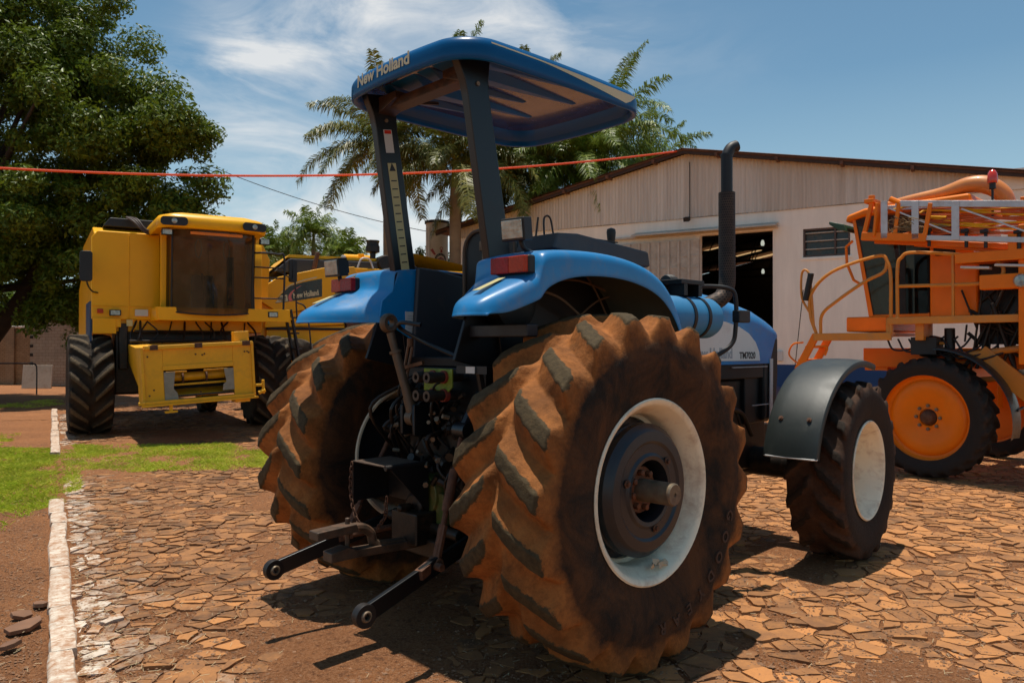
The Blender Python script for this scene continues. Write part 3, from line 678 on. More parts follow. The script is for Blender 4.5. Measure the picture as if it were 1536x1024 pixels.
mb=MB(); mb.tube(crom([(.40,1.76,1.90),(.43,1.83,1.93),(.475,1.95,1.99),(.49,2.0,2.10),(.49,2.0,2.3),(.49,2.0,2.78)],6),[.062]*31,24,caps=True); mb.build('exhaust_guard',K['guard'],exh,ang=60)
# floor, consoles, seat, steering
mb=MB(); mb.bb(-.44,.44,-.30,1.15,1.50,1.56); mb.bb(-.40,.40,-.36,1.0,1.24,1.50); mb.bb(-.44,-.40,-.3,1.1,1.3,1.66); mb.build('platform_floor',K['black'],TR,bevel=.01)
mb=MB(); mb.bb(-.3,.3,1.1,1.24,1.5,2.1); mb.build('dashboard',K['slate'],TR,bevel=.03)
mb=MB(); mb.prism([(-.10,2.16),(-.06,2.25),(.12,2.262),(.78,2.215),(.80,2.12),(.4,2.10)],'X',.36,.66); rc=mb.build('right_console',K['slate'],TR,bevel=.015)
mb=MB(); mb.bb(.362,.638,.14,.50,2.246,2.252); mb.build('console_lid',K['plastic'],rc)
mb=MB(); mb.rod((.45,.64,2.18),(.44,.67,2.29),.009,8); mb.lathe([(0,0),(0,.018),(.05,.026),(.09,.03),(.11,.026),(.12,0)],c=(.44,.68,2.26),ax='Z',n=16); mb.build('gear_lever',K['plastic'],TR)
mb=MB(); mb.rod((.47,-.04,2.24),(.47,-.02,2.36),.006,6); mb.tube(crom([(.5,0,2.24),(.47,.03,2.36),(.46,.09,2.37),(.48,.1,2.26)]),.006,6); mb.build('control_cable',K['black'],TR)
mb=MB(); mb.prism([(-.30,1.56),(-.26,2.118),(-.1,2.112),(.17,2.07),(.78,2.03),(.82,1.5),(-.28,1.5)],'X',-.376,-.34); lp=mb.build('left_console',K['slate'],TR,bevel=.015)
mb=MB(); mb.prism([(-.42,2.05),(-.36,2.12),(-.2,2.135),(-.2,2.0),(-.36,2.0)],'X',-.60,-.42); mb.build('left_console_top',K['slate'],TR,bevel=.015)
mb=MB(); c=Vector((0,.90,2.29)); R_=Matrix.Rotation(math.radians(-28),3,'X')
mb.tube([c+R_@Vector((.165*math.cos(t),.165*math.sin(t),0)) for t in np.linspace(0,2*PI,40,endpoint=False)],.014,10,closed=True)
for t in(.5,2.6,4.7): mb.rod(c,c+R_@Vector((.155*math.cos(t),.155*math.sin(t),0)),.01,8)
mb.rod(c,c+R_@Vector((0,.0,-.45)),.03,12); mb.build('steering_wheel',K['black'],TR)
mb=MB()
def rrect(w,h,r,n=6):
    o=[]
    for cx,cy,a0 in((w-r,h-r,0),(-w+r,h-r,90),(-w+r,-h+r,180),(w-r,-h+r,270)):
        for k in range(n+1):
            a=math.radians(a0+90*k/n); o.append((cx+r*math.cos(a),cy+r*math.sin(a)))
    return o
def seatback(y0,y1,w,h,zc,x0=0): return [(x0+a,zc+b) for a,b in rrect(w,h,.13)]
ring=seatback(0,0,.235,.28,2.07); mb.prism([(a,b) for a,b in ring],'Y',-.16,-.10); st=mb.build('seat',K['plastic'],TR,bevel=.02); st.location=(0,.19,0)
mb=MB(); mb.prism([(a,b) for a,b in seatback(0,0,.21,.25,2.07)],'Y',-.10,.0); mb.build('backrest_cushion',K['slate'],st,bevel=.04)
mb=MB(); mb.tube([(a,-.165,b) for a,b in ring],.012,8,closed=True); mb.build('piping',mat('worn_seat_piping',(.10,.07,.045),.6),st)
mb=MB(); mb.bb(-.23,.23,-.12,.38,1.76,1.88); mb.bb(-.16,.16,-.05,.3,1.56,1.76); mb.build('seat_cushion',K['plastic'],st,bevel=.04)
mb=MB(); mb.bb(-.06,-.03,-.17,-.16,2.0,2.28); mb.bb(-.08,-.01,-.175,-.16,1.9,1.97); mb.bb(-.075,.0,-.18,-.165,2.22,2.28); mb.build('seat_belt_bracket',K['steel'],st,bevel=.003)
# rear fenders
FOFF=-1; TZ={1:2.025,-1:2.015}
def rear_fender(s):
    st=[(-.872,1.775,.38,.885,-1),(-.868,1.80,.38,.885,-.03),(-.855,1.828,.38,.885,.0),(-.77,1.87,.38,.905,.045),(-.67,1.915,.38,.92,.06),(-.56,1.955,.38,.93,.07),(-.50,1.975,.38,.93,.075),(-.475,2.07,.38,.93,.15),(-.43,2.10,.38,.93,.14),(-.28,2.115,.38,.93,.10),(-.08,2.125,.38,.93,.085),(.15,2.12,.38,.93,.08),(.36,2.09,.38,.93,.08),(.53,2.035,.38,.93,.08),(.645,1.94,.38,.93,.08),(.72,1.82,.38,.93,.06),(.775,1.68,.38,.93,.05),(.80,1.50,.38,.93,.04)]
    rings=[]
    for y,z,xi,xo,lip in st:
        rr=.035; sag=.0
        ring=[(s*xi,y,z-.01),(s*(xi+.03),y,z),(s*((xi+xo)/2),y,z+.010),(s*(xo-.07),y,z+.004),(s*(xo-.035),y,z-.002),(s*(xo-.016),y,z-.012),(s*(xo-.005),y,z-.030),(s*xo,y,z-.05),(s*(xo+.004),y,z-.05-lip)]
        if lip<0: ring=[(p[0],p[1],1.775) for p in ring]
        if y<-.40: ring=[(p[0],-.40+(p[1]+.40)*float(np.interp(abs(p[0]),[.38,.5,.62,.72,.84,.93],[.22,.50,.90,1,.93,.72])),p[2]) for p in ring]
        if s<0: ring=ring[::-1]
        rings.append(ring)
    mb=MB(); mb.loft(rings,False,False,closed=False); o=mb.build('rear_fender',[K['blue'],K['liner']],TR,ang=60,recalc=False)
    m=o.modifiers.new('Solidify','SOLIDIFY'); m.thickness=.012; m.offset=FOFF; m.material_offset=1; m.use_rim=True; m.material_offset_rim=0
    b=o.modifiers.new('Subsurf','SUBSURF'); b.levels=1; b.render_levels=2
    mb=MB(); mb.prism([(-.52,1.80),(-.36,1.71),(-.27,1.66),(-.24,1.655),(-.24,2.11),(-.38,2.09),(-.42,1.97),(-.50,1.90)],'X',s*.385,s*.40); mb.build('fender_side_panel',K['blue'],o,bevel=.006)
    mb=MB(); mb.prism([(-.60,1.55),(.98,1.2),(.98,1.9),(.8,2.0),(.4,2.10),(-.35,2.10),(-.42,1.93),(-.50,1.83)],'X',s*.402,s*.425); mb.build('wheel_well_panel',K['black'],o,bevel=.004)
    # lamp cluster standing on the step of the fender
    mb=MB(); mb.box((s*.78,-.505,TZ[s]),(.245,.05,.092)); l=mb.build('tail_lamp',K['plastic'],TR,bevel=.012)
    mb=MB(); mb.box((s*.717,-.537,TZ[s]),(.132,.035,.082)); mb.build('red_lens',K['red'],l,bevel=.005)
    mb=MB(); mb.box((s*.838,-.536,TZ[s]),(.112,.035,.082)); mb.build('amber_lens',K['amber'],l,bevel=.005)
    # decal patches on the top of the tip
    mb=MB(); mb.T=Matrix.Translation((s*.76,-.66,1.926))@Matrix.Rotation(math.radians(21),4,'X')@Matrix.Rotation(.1,4,'Z'); mb.box((0,0,0),(.05,.20,.002)); mb.build('worn_sticker',K['yellowtag'],o)
    return o
K['liner']=mat('grey_green_liner',(.10,.12,.095),.7,var=.3,dust=(.12,.08,.05),damt=.3,bump=.2)
rear_fender(1); lf=rear_fender(-1)
mb=MB(); mb.T=Matrix.Translation((0,0,0)); mb.bb(-.384,-.381,-.33,-.20,1.70,1.84); pn=mb.build('notice_sheet',K['paper'],TR)
mb=MB()
for k in range(7): mb.bb(-.3805,-.3795,-.315,-.215,1.715+k*.016,1.719+k*.016)
mb.build('printed_line',K['greydecal'],pn)
# black beam and rods under the right fender
mb=MB(); mb.bb(.42,.86,-.50,-.42,1.67,1.735); mb.build('fender_support',K['ink'],TR,bevel=.008)
mb=MB(); mb.tube(crom([(.43,-.4,1.9),(.46,-.1,1.97),(.47,.3,2.02),(.46,.7,1.95)]),.007,6); mb.tube(crom([(.45,.4,2.08),(.47,.5,1.95),(.46,.62,1.8)]),.006,6); mb.tube(crom([(.45,.35,1.8),(.47,.5,1.9),(.46,.7,1.95)]),.006,6); mb.tube(crom([(.5,-.45,1.95),(.55,0,1.92),(.52,.3,1.8)]),.008,6); mb.build('wiring',mat('dusty_cable',(.20,.13,.08),.8),TR)
mb=MB(); mb.lathe([(0,0),(0,.14),(.05,.16),(.12,.15),(.14,.1),(.15,0)],c=(.44,-.28,1.86),n=28); mb.build('battery_cover',K['plastic'],TR,bevel=.003)
mb=MB(); mb.tube(crom([(.16,-.62,1.74),(.03,-.66,1.755),(-.02,-.62,1.72),(.06,-.5,1.64),(.25,-.45,1.57),(.42,-.42,1.52)],6),.012,8); mb.build('grab_handle',K['frame'],TR)
mb=MB(); mb.bb(-.02,.10,-.2,.2,1.56,1.60); mb.prism([(-.2,1.56),(.0,1.60),(0,1.66),(-.2,1.58)],'X',.02,.14); mb.build('pedal',K['steel'],TR,bevel=.004)
# roll bar posts
def post(s):
    top=Vector((s*.425,-.49,3.16)); bot=Vector((s*.425,-.135,.95 if s<0 else 1.2))
    mb=MB(); d=(top-bot).normalized(); n=Vector((0,d.z,-d.y))
    ring=lambda c,w,t:[c+Vector((sx*t/2,0,0))+n*(sy*w/2) for sx,sy in((-1,-1),(1,-1),(1,1),(-1,1))]
    mb.loft([ring(bot,.17,.055),ring(top-d*.2,.155,.055),ring(top-d*.12,.17,.055),ring(top,.24,.055)])
    o=mb.build('roll_bar_post',K['frame'],TR,bevel=.006)
    mb=MB(); c=bot.lerp(top,.70); 
    if s<0:
        def face(t,h,w,off,m,name,par,dx=0):
            c=bot.lerp(top,t)+Vector((.0285+off,0,0)); q=MB(); q.add([c+n*(a*w/2+dx)+d*(b*h/2) for a,b in((-1,-1),(1,-1),(1,1),(-1,1))],[(0,1,2,3)]); return q.build(name,m,par,recalc=False)
        w1=face(.655,.72,.062,.0,K['yellowtag'],'warning_strip',o)
        q=MB()
        for k in range(12):
            c=bot.lerp(top,.52+k*.0225)+Vector((.0293,0,0)); q.add([c+n*(a*.042/2)+d*(b*.0035) for a,b in((-1,-1),(1,-1),(1,1),(-1,1))],[(0,1,2,3)])
        c=bot.lerp(top,.803)+Vector((.0293,0,0)); q.add([c-n*.024-d*.02,c+n*.024-d*.02,c+d*.03],[(0,1,2)])
        q.build('printed_line',K['ink'],w1,recalc=False)
        face(.875,.14,.062,.0,K['paper'],'warning_label',o); face(.90,.022,.05,.001,K['red2'],'red_heading',o)
        face(.395,.065,.10,.0,K['paper'],'plate_label',o,.02)
    for t in(.46,.93):
        mb=MB(); c=bot.lerp(top,t); mb.rod(c-Vector((.034,0,0)),c+Vector((.036,0,0)),.012,6)
        mb.build('bolt',K['steel'],o)
post(1); post(-1)
mb=MB(); mb.bar((-.36,-.44,3.09),(.36,-.44,3.09),.10,.05)
for s in(-1,1): mb.prism([(s*.40,3.04),(s*.40,3.14),(s*.22,3.14),(s*.22,3.10)],'Y',-.52,-.40); mb.rod((s*.22,-.36,3.10),(s*.22,-.20,3.13),.012,8)
mb.build('roll_bar_crossbeam',mat('brown_dusty_beam',(.05,.028,.016),.5,var=.4,dust=DUST,damt=.4),TR,bevel=.006)
# canopy
def outline(inset,n=14):
    x0,y0,y1=.59-inset,-.66+inset,.87-inset; r=max(.02,.20-inset*.6); P=[]
    for cx,cy,a0 in((x0-r,y1-r,0),(-x0+r,y1-r,90),(-x0+r,y0+r,180),(x0-r,y0+r,270)):
        for k in range(n+1):
            a=math.radians(a0+90*k/n); P.append([cx+r*math.cos(a),cy+r*math.sin(a)])
    Q=[]
    for i in range(len(P)):     # subdivide the straight runs, then bow them
        a=P[i];b=P[(i+1)%len(P)]; Q.append(a)
        if math.hypot(a[0]-b[0],a[1]-b[1])>.15:
            for t in(.125,.25,.375,.5,.625,.75,.875): Q.append([a[0]+(b[0]-a[0])*t,a[1]+(b[1]-a[1])*t])
    for p in Q:
        ym=(p[1]-.1)/.76; xm=p[0]/.59
        p[0]*=1+.03*(1-min(1,ym*ym)); p[1]+=(-.055 if p[1]<.1 else .05)*(1-min(1,xm*xm))*min(1,abs(ym))
    return Q
prof=[(.052,3.150),(.036,3.118),(.028,3.104),(.012,3.098),(.001,3.104),(-.003,3.125),(-.002,3.178),(.003,3.196),(.016,3.212),(.045,3.222),(.20,3.243),(.36,3.252)]
mb=MB(); rings=[[(p[0],p[1],z+.012*(1-(p[1]/.87)**2)*(z>3.2)) for p in outline(i)] for i,z in prof]; mb.loft(rings,False,True)
can=mb.build('canopy_roof',K['canopy'] if 'canopy' in K else K['blue'],TR,ang=60)
mb=MB(); under=[(.050,3.13),(.060,3.17),(.085,3.198),(.12,3.206),(.16,3.205)]; rings=[[(p[0],p[1],z) for p in outline(i)] for i,z in under]; mb.loft(rings[:3],False,False); mb.build('canopy_rim_lining',K['under_wall'],can,ang=50,recalc=False); mb=MB(); mb.loft(rings[2:],False,True); mb.build('canopy_lining',K['under'],can,ang=50,recalc=False)
mb=MB()
for x,w in((-.38,.06),(-.19,.12),(.01,.06),(.21,.12),(.41,.06)):
    y0,y1=-.50,(.34 if w<.08 else .60)
    a=[(x-w,y0,3.206),(x+w,y0,3.206),(x+.012,y1,3.206),(x-.012,y1,3.206)]; b=[(x-w*.4,y0+.16,3.150),(x+w*.4,y0+.16,3.150),(x+.004,y1-.03,3.192),(x-.004,y1-.03,3.192)]
    mb.loft([a,b])
mb.build('moulded_rib',K['under_wall'],can,bevel=.006)
def rear_y(x): return -.66-.055*(1-min(1,(x/.59)**2))
vs,fs=text_mesh('New Holland',.104,.0,.0034); mb=MB(); mb.add([(-.35+v.x*.95,rear_y(-.35+v.x*.95)-.006,3.142+v.y*.92) for v in vs],fs); mb.build('lettering',K['creamdecal'],can,recalc=False)
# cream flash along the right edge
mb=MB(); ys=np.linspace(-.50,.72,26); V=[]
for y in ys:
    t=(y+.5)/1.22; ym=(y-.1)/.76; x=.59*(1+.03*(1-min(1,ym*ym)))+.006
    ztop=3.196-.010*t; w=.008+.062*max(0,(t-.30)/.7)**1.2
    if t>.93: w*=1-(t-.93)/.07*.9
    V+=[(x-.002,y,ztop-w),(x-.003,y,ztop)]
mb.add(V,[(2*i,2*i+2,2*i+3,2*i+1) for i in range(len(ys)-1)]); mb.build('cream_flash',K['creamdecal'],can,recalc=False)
# work lamps on the rear fenders
def work_lamp(x,y,z,rz,foot):
    e=MB(); e.T=Matrix.Translation((x,y,z))@Matrix.Rotation(rz,4,'Z')@Matrix.Rotation(.12,4,'X')
    e.box((0,.03,0),(.15,.07,.115)); e.box((0,.075,0),(.11,.03,.08)); e.T=None
    e.tube(crom([(x,y+.05,z-.04),(x+.01,y+.07,z-.09),foot]),.014,8)
    o=e.build('work_lamp',K['plastic'],TR,bevel=.008)
    g=MB(); g.T=Matrix.Translation((x,y,z))@Matrix.Rotation(rz,4,'Z')@Matrix.Rotation(.12,4,'X'); g.box((0,-.008,0),(.128,.012,.093)); g.build('lens',K['lens'],o,bevel=.004)
work_lamp(.75,-.49,2.21,.15,(.76,-.36,2.10)); work_lamp(-.80,-.60,2.125,.1,(-.76,-.44,2.08))
# three-point hitch and rear clutter
def link(s,end,inner):
    e=Vector(end); i=Vector(inner); mb=MB(); mb.bar(e,i,.03,.085); 
    o=mb.build('lower_link',K['frame'],TR,bevel=.006)
    mb=MB(); mb.lathe([(-.022,.028),(-.022,.055),(.022,.055),(.022,.028)],c=e,n=28,closed=True); mb.build('link_eye',K['black'],o,bevel=.003)
    mb=MB(); mb.lathe([(-.03,.016),(-.03,.022),(-.015,.034),(0,.037),(.015,.034),(.03,.022),(.03,.016)],c=e,n=24,closed=True); mb.build('ball_joint',K['steel'],o)
link(1,(.50,-1.20,.385),(.34,-.12,.66)); link(-1,(-.47,-1.16,.385),(-.34,-.12,.66))
def turnbuckle(a,b,name='lift_rod'):
    a=Vector(a);b=Vector(b); mb=MB(); mb.rod(a,a.lerp(b,.35),.014,10); mb.rod(a.lerp(b,.3),a.lerp(b,.62),.026,12); mb.rod(a.lerp(b,.6),b,.015,10)
    mb.rod(a-Vector((.03,0,0)),a+Vector((.03,0,0)),.028,12); mb.rod(b-Vector((.035,0,0)),b+Vector((.035,0,0)),.026,12); mb.bar(a.lerp(b,.72),b,.05,.02)
    return mb.build(name,K['rust'] if name=='lift_rod' else K['steel'],TR,bevel=.002)
turnbuckle((.42,-.54,1.18),(.42,-.72,.52)); turnbuckle((-.43,-.38,1.12),(-.45,-.72,.50))
mb=MB()
for s,p in((1,(.42,-.54,1.18)),(-1,(-.43,-.38,1.12))):
    mb.tube(crom([(s*.26,-.12,1.26),(s*.32,-.3,1.34),(s*.38,p[1]+.12,1.30),p]),[.05]*6+[.042]*6+[.034]*7,10)
    mb.rod((p[0]-.045,p[1],p[2]),(p[0]+.045,p[1],p[2]),.042,14)
mb.rod((-.34,-.12,1.26),(.34,-.12,1.26),.055,16); mb.build('lift_arm',K['frame'],TR,bevel=.004)
mb=MB(); b=Vector((0,-.55,1.22)); t=Vector((-.105,-.635,1.70)); mb.rod(b,b.lerp(t,.25),.034,14,.030); mb.rod(b.lerp(t,.2),b.lerp(t,.78),.026,14); mb.rod(b.lerp(t,.76),b.lerp(t,.79),.036,14); mb.rod(b.lerp(t,.78),t,.022,12,.024)
mb.lathe([(-.022,.022),(-.026,.045),(-.012,.056),(.012,.056),(.026,.045),(.022,.022)],c=t+Vector((-.006,-.008,.055)),n=24,closed=True); mb.lathe([(-.03,0),(-.03,.046),(.03,.046),(.03,0)],c=b,n=20)
tl=mb.build('top_link',K['toplink'] if 'toplink' in K else K['steel'],TR,ang=40)
mb=MB(); mb.bb(-.07,-.045,-.60,-.3,1.12,1.30); mb.bb(.045,.07,-.60,-.3,1.12,1.30); mb.build('top_link_bracket',K['frame'],TR,bevel=.02)
mb=MB(); mb.bar((0,-.2,.50),(0,-1.05,.535),.075,.045); mb.prism([(-1.10,.51),(-1.10,.56),(-1.0,.575),(-.94,.55),(-.94,.51)],'X',-.045,.045); mb.tube(crom([(0,-1.12,.655),(0,-.92,.66),(0,-.84,.62),(0,-.80,.55),(0,-.6,.53)],5),.026,10)
mb.prism([(-1.18,.635),(-1.18,.68),(-.95,.69),(-.93,.645)],'X',-.045,.045); mb.rod((0,-.98,.5),(0,-.98,.72),.013,10); mb.build('drawbar',K['drawbar'],TR,bevel=.006)
mb=MB(); mb.bb(-.27,.10,-.78,-.52,.965,.972); gp=mb.build('guard_plate',K['rustplate'],TR,bevel=.002)
mb=MB(); mb.bb(-.27,-.262,-.78,-.52,.74,.965); mb.prism([(-.78,.965),(-.52,.965),(-.52,.70)],'X',.09,.10); mb.bb(-.26,.09,-.54,-.53,.74,.965); mb.rod((.085,-.80,.968),(.085,-.5,.968),.016,10)
mb.build('drawbar_guard',K['black'],TR,bevel=.002)  # side and back plates blackened to stand for shade inside the open bracket
def chain(pts,name='chain'):
    P=crom(pts,12); mb=MB(); L=0; links=[]; step=.026
    acc=0
    for a,b in zip(P[:-1],P[1:]):
        d=(b-a).length
        while acc<=d: links.append((a.lerp(b,acc/d),(b-a).normalized())); acc+=step
        acc-=d
    for i,(c,d) in enumerate(links):
        u=Vector((1,0,0)) if i%2 else Vector((0,1,0)); s_=d.cross(u).normalized()
        mb.tube([c+d*(.019*math.cos(t))+s_*(.010*math.sin(t)) for t in np.linspace(0,2*PI,10,endpoint=False)],.0034,5,closed=True)
    mb.build(name,K['rust'],TR)
chain([(-.262,-.79,.95),(-.255,-.80,.8),(-.2,-.80,.66),(-.12,-.77,.58)]); chain([(.07,-.78,.8),(.04,-.77,.70),(-.02,-.77,.64),(-.08,-.74,.6)])
mb=MB(); mb.bb(-.12,.12,-.62,-.45,.52,.70); mb.bb(-.2,.2,-.55,-.4,.45,.55); mb.rod((-.3,-.5,.62),(.35,-.5,.60),.03,12); mb.build('drawbar_frame',K['oily'],TR,bevel=.012)
# stabilisers and clevises beside the links
for s in(-1,1):
    mb=MB(); mb.rod((s*.28,-.3,.55),(s*.44,-.82,.50),.018,10); mb.bar((s*.40,-.70,.52),(s*.46,-.86,.49),.045,.05); mb.rod((s*.39,-.74,.51),(s*.50,-.74,.51),.02,10); mb.build('stabiliser',K['rust'],TR,bevel=.003)
mb=MB(); mb.prism([(.05,1.34),(.05,1.50),(.30,1.50),(.30,1.40),(.22,1.34)],'Y',-.515,-.505); lb=mb.build('coupler_bracket',K['lime'],TR,bevel=.002)
for x,z in((.14,1.455),(.235,1.455),(.14,1.355),(.235,1.355)):
    mb=MB(); mb.rod((x,-.40,z),(x,-.62,z),.028,16); mb.lathe([(-.64,.014),(-.64,.030),(-.60,.033),(-.60,.014)],c=(x,0,z),ax='Y',n=18,closed=True); o=mb.build('hydraulic_coupler',K['steel2'] if 'steel2' in K else K['oily'],TR)
    mb=MB(); mb.lathe([(-.53,.030),(-.53,.036),(-.50,.036),(-.50,.030)],c=(x,0,z),ax='Y',n=18,closed=True); mb.build('red_ring',mat('worn_red_ring',(.30,.04,.02),.6) if 'rr' not in K else K['rr'],o)
R=random.Random(8); mb=MB()
for k in range(22):
    x0,z0=R.uniform(-.28,.36),R.uniform(1.0,1.5); x1,z1=x0+R.uniform(-.2,.2),z0-R.uniform(.15,.5)
    mb.tube(crom([(x0,-.36,z0),(x0+R.uniform(-.1,.1),-.46-R.random()*.14,(z0+z1)/2+R.uniform(-.05,.1)),(x1,-.38,z1)],6),R.choice((.007,.009,.012)),7)
for k in range(26):
    x,z=R.uniform(-.26,.34),R.uniform(.8,1.4); d=Vector((R.uniform(-1,1),-R.random(),R.uniform(-1,1))).normalized(); c=Vector((x,-.42-R.random()*.08,z)); mb.rod(c-d*.03,c+d*.03,R.uniform(.012,.03),8)
mb.build('hydraulic_hoses',K['oily'],TR)
for k in range(16):
    mb=MB(); c=Vector((R.uniform(-.24,.34),-.50-R.random()*.06,R.uniform(.85,1.3))); d=Vector((R.uniform(-1,1),-.4,R.uniform(-.4,.4))).normalized(); mb.rod(c-d*.02,c+d*.02,R.uniform(.009,.018),6); mb.build('pipe_fitting',K['steel'],TR)
mb=MB(); mb.tube(crom([(-.12,-.5,1.62),(-.14,-.52,1.4),(-.1,-.5,1.2)]),.010,6); mb.tube(crom([(-.08,-.5,1.62),(-.09,-.53,1.4),(-.02,-.5,1.25)]),.009,6); mb.lathe([(0,.02),(.05,.02)],c=(-.1,-.5,1.62),ax='Z',n=10); mb.bar((-.14,-.55,1.49),(.05,-.52,1.53),.02,.02); mb.build('copper_pipe',mat('brown_pipe',(.16,.07,.03),.5,metal=.4),TR)
mb=MB(); mb.bb(.38,.62,-.55,-.5,1.48,1.52); mb.rod((.5,-.5,1.5),(.5,-.4,1.1),.02,8); mb.build('lamp_bracket',K['black'],TR)
mb=MB(); mb.box((.50,-.556,1.50),(.07,.005,.035)); mb.build('small_label',K['paper'],TR)
mb=MB(); mb.lathe([(-.02,0),(-.02,.05),(.02,.05),(.02,0)],c=(.60,-.45,1.37),ax='Y',n=20); mb.build('trailer_socket',K['steel'],TR)
# ------------------------------------------------------------------ farm building, tower, walls, wires
def wall_mat(name,col,streak=.5):
    m,nt,p,out=newmat(name); N=NT(nt)
    mp=N.n('ShaderNodeMapping'); N.l(N.co(),mp.inputs[0]); mp.inputs['Scale'].default_value=(1.5,1.5,.18)
    c=N.mix(N.ramp(N.noise(2.2,8,.7,vec=mp.outputs[0]),[(.38,0),(.8,streak)]),col,tuple(x*.62 for x in col))
    c=N.mix(N.ramp(N.noise(.5,6,.65),[(.35,0),(.7,.35)]),c,tuple(x*.8 for x in col))
    s=N.n('ShaderNodeSeparateXYZ'); N.l(N.co(),s.inputs[0]); lo=N.math('MULTIPLY',N.ramp(N.math('ADD',s.outputs['Z'],N.math('MULTIPLY',N.noise(3,6,.7),.8)),[(.3,1),(1.0,0)]),.7)
    c=N.mix(lo,c,(.34,.18,.09)); N.l(c,p.inputs['Base Color']); p.inputs['Roughness'].default_value=.9; p.inputs['Specular IOR Level'].default_value=.15
    N.l(N.bump(N.noise(35,8,.75),.35,.006),p.inputs['Normal']); return m
K['plaster']=wall_mat('cream_plaster',(.94,.86,.74)); K['band']=wall_mat('blue_plaster_band',(.03,.075,.19),.3)
def clad_mat():
    m,nt,p,out=newmat('aged_corrugated_cladding'); N=NT(nt)
    mp=N.n('ShaderNodeMapping'); N.l(N.co(),mp.inputs[0]); mp.inputs['Scale'].default_value=(4,4,.12)
    c=N.ramp(N.noise(1.8,8,.75,vec=mp.outputs[0]),[(.25,(.42,.36,.30)),(.5,(.62,.56,.48)),(.75,(.76,.70,.61))])
    x=N.n('ShaderNodeSeparateXYZ'); N.l(N.co(),x.inputs[0])
    pn=N.n('ShaderNodeTexWhiteNoise',noise_dimensions='1D'); N.l(N.math('FLOOR',N.math('MULTIPLY',x.outputs['X'],1/1.1)),pn.inputs['W'])
    c=N.mix(N.math('MULTIPLY',pn.outputs['Value'],.45),c,(.44,.34,.25)); N.l(c,p.inputs['Base Color']); p.inputs['Roughness'].default_value=.8; return m
K['clad']=clad_mat()
K['roofedge']=mat('brown_roof_sheet',(.15,.065,.035),.75,var=.5,scale=6,bump=.2)
K['doorp']=mat('pale_door_sheet',(.56,.50,.41),.55,var=.25,scale=2,dust=(.25,.16,.1),damt=.4,bump=.05)
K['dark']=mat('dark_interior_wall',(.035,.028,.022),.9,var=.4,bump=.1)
BL=empty('farm_building',(5.2,22.75,0),math.atan2(-.508,.861))
tag(BL,'long cream plastered farm shed with corrugated gable, sliding door and blue painted base','building')
# local x runs to the right along the gable wall, y goes back, apex at x=0
def part(mb,name,m,parent=None,**k): return mb.build(name,m,parent or BL,**k)
xl,xr,DL,DRr,DT=-8.15,9.2,0.0,0,4.95
# door opening found from the photograph: x from d0 to d1
d0,d1,dt=.41,2.50,4.90
w0,w1,wb,wt=3.30,4.50,4.08,4.86
th=.22
mb=MB()
def wbox(x0,x1,z0,z1,y0=0,y1=th): mb.bb(x0,x1,y0,y1,z0,z1)
wbox(xl,d0,1.12,5.46); wbox(d0,d1,dt,5.46); wbox(d1,w0,1.12,5.46); wbox(w0,w1,1.12,wb); wbox(w0,w1,wt,5.46); wbox(w1,xr,1.12,5.46)
mb.bb(xl,xl+th,th,24,0,5.46); mb.bb(xr-th,xr,th,24,0,5.46); mb.bb(xl,xr,24,24.2,0,5.5)
part(mb,'wall',K['plaster'])
mb=MB(); mb.bb(xl,d0,-.004,th,0,1.12); mb.bb(d1,xr,-.004,th,0,1.12); part(mb,'painted_base',K['band'])
# corrugated gable
V=[];F=[];n=int((xr-xl+.2)/.026)
def rz(x): return 7.38-.196*abs(x)
for i in range(n+1):
    x=xl-.1+i*.026; y=-.035+.017*math.sin(2*PI*x/.105)
    V+=[(x,y,5.44+.012*math.sin(x*1.7)),(x,y,max(5.5,rz(x)-.03))]
    if i: k=2*i; F.append((k-2,k,k+1,k-1))
g=np_mesh('gable_cladding',V,F,K['clad'],BL,True)
mb=MB(); mb.bb(7.5,xr,-.05,-.03,5.44,5.95); part(mb,'wall_patch',K['plaster'])
mb=MB(); mb.bb(xl-.1,xr,-.03,-.0,5.44,5.445); mb.prism([(xl,5.44),(xr,5.44),(xr,rz(xr)-.1),(0,7.25),(xl,rz(xl)-.1)],'Y',.0,.05); part(mb,'gable_backing',K['dark'])
# roof: two slopes, thin sheet with purlin ends
for s in(-1,1):
    xe=9.0 if s<0 else 10.0
    mb=MB(); a=(0,7.40); b=(s*xe,7.40-.196*xe)
    mb.prism([a,b,(b[0],b[1]+.05),(a[0],a[1]+.05)],'Y',-.35,24.3); r=part(mb,'roof',K['roofedge'],bevel=.004)
    mb=MB(); mb.bar((0,-.30,7.36),(s*xe,-.30,7.36-.196*xe),.04,.10); mb.build('barge_board',mat('dark_barge_board',(.05,.025,.016),.7),r)
    V=[];F=[];
    nn=int(24.6/.04)
    for i in range(nn+1):
        y=-.42+i*.04; z=.065+.018*math.sin(2*PI*y/.18); V+=[(0,y,7.40+z),(s*(xe+.1),y,7.40-.196*xe+z)]
        if i: k=2*i; F.append((k-2,k,k+1,k-1))
    np_mesh('roof_sheet',V,F,K['roofedge'],r,True)
    for q in range(6):
        t=(q+.6)/6*xe; mb=MB(); mb.bb(s*t-.04,s*t+.04,-.42,.1,7.40-.196*t-.10,7.40-.196*t-.01); mb.build('purlin_end',K['roofedge'],r)
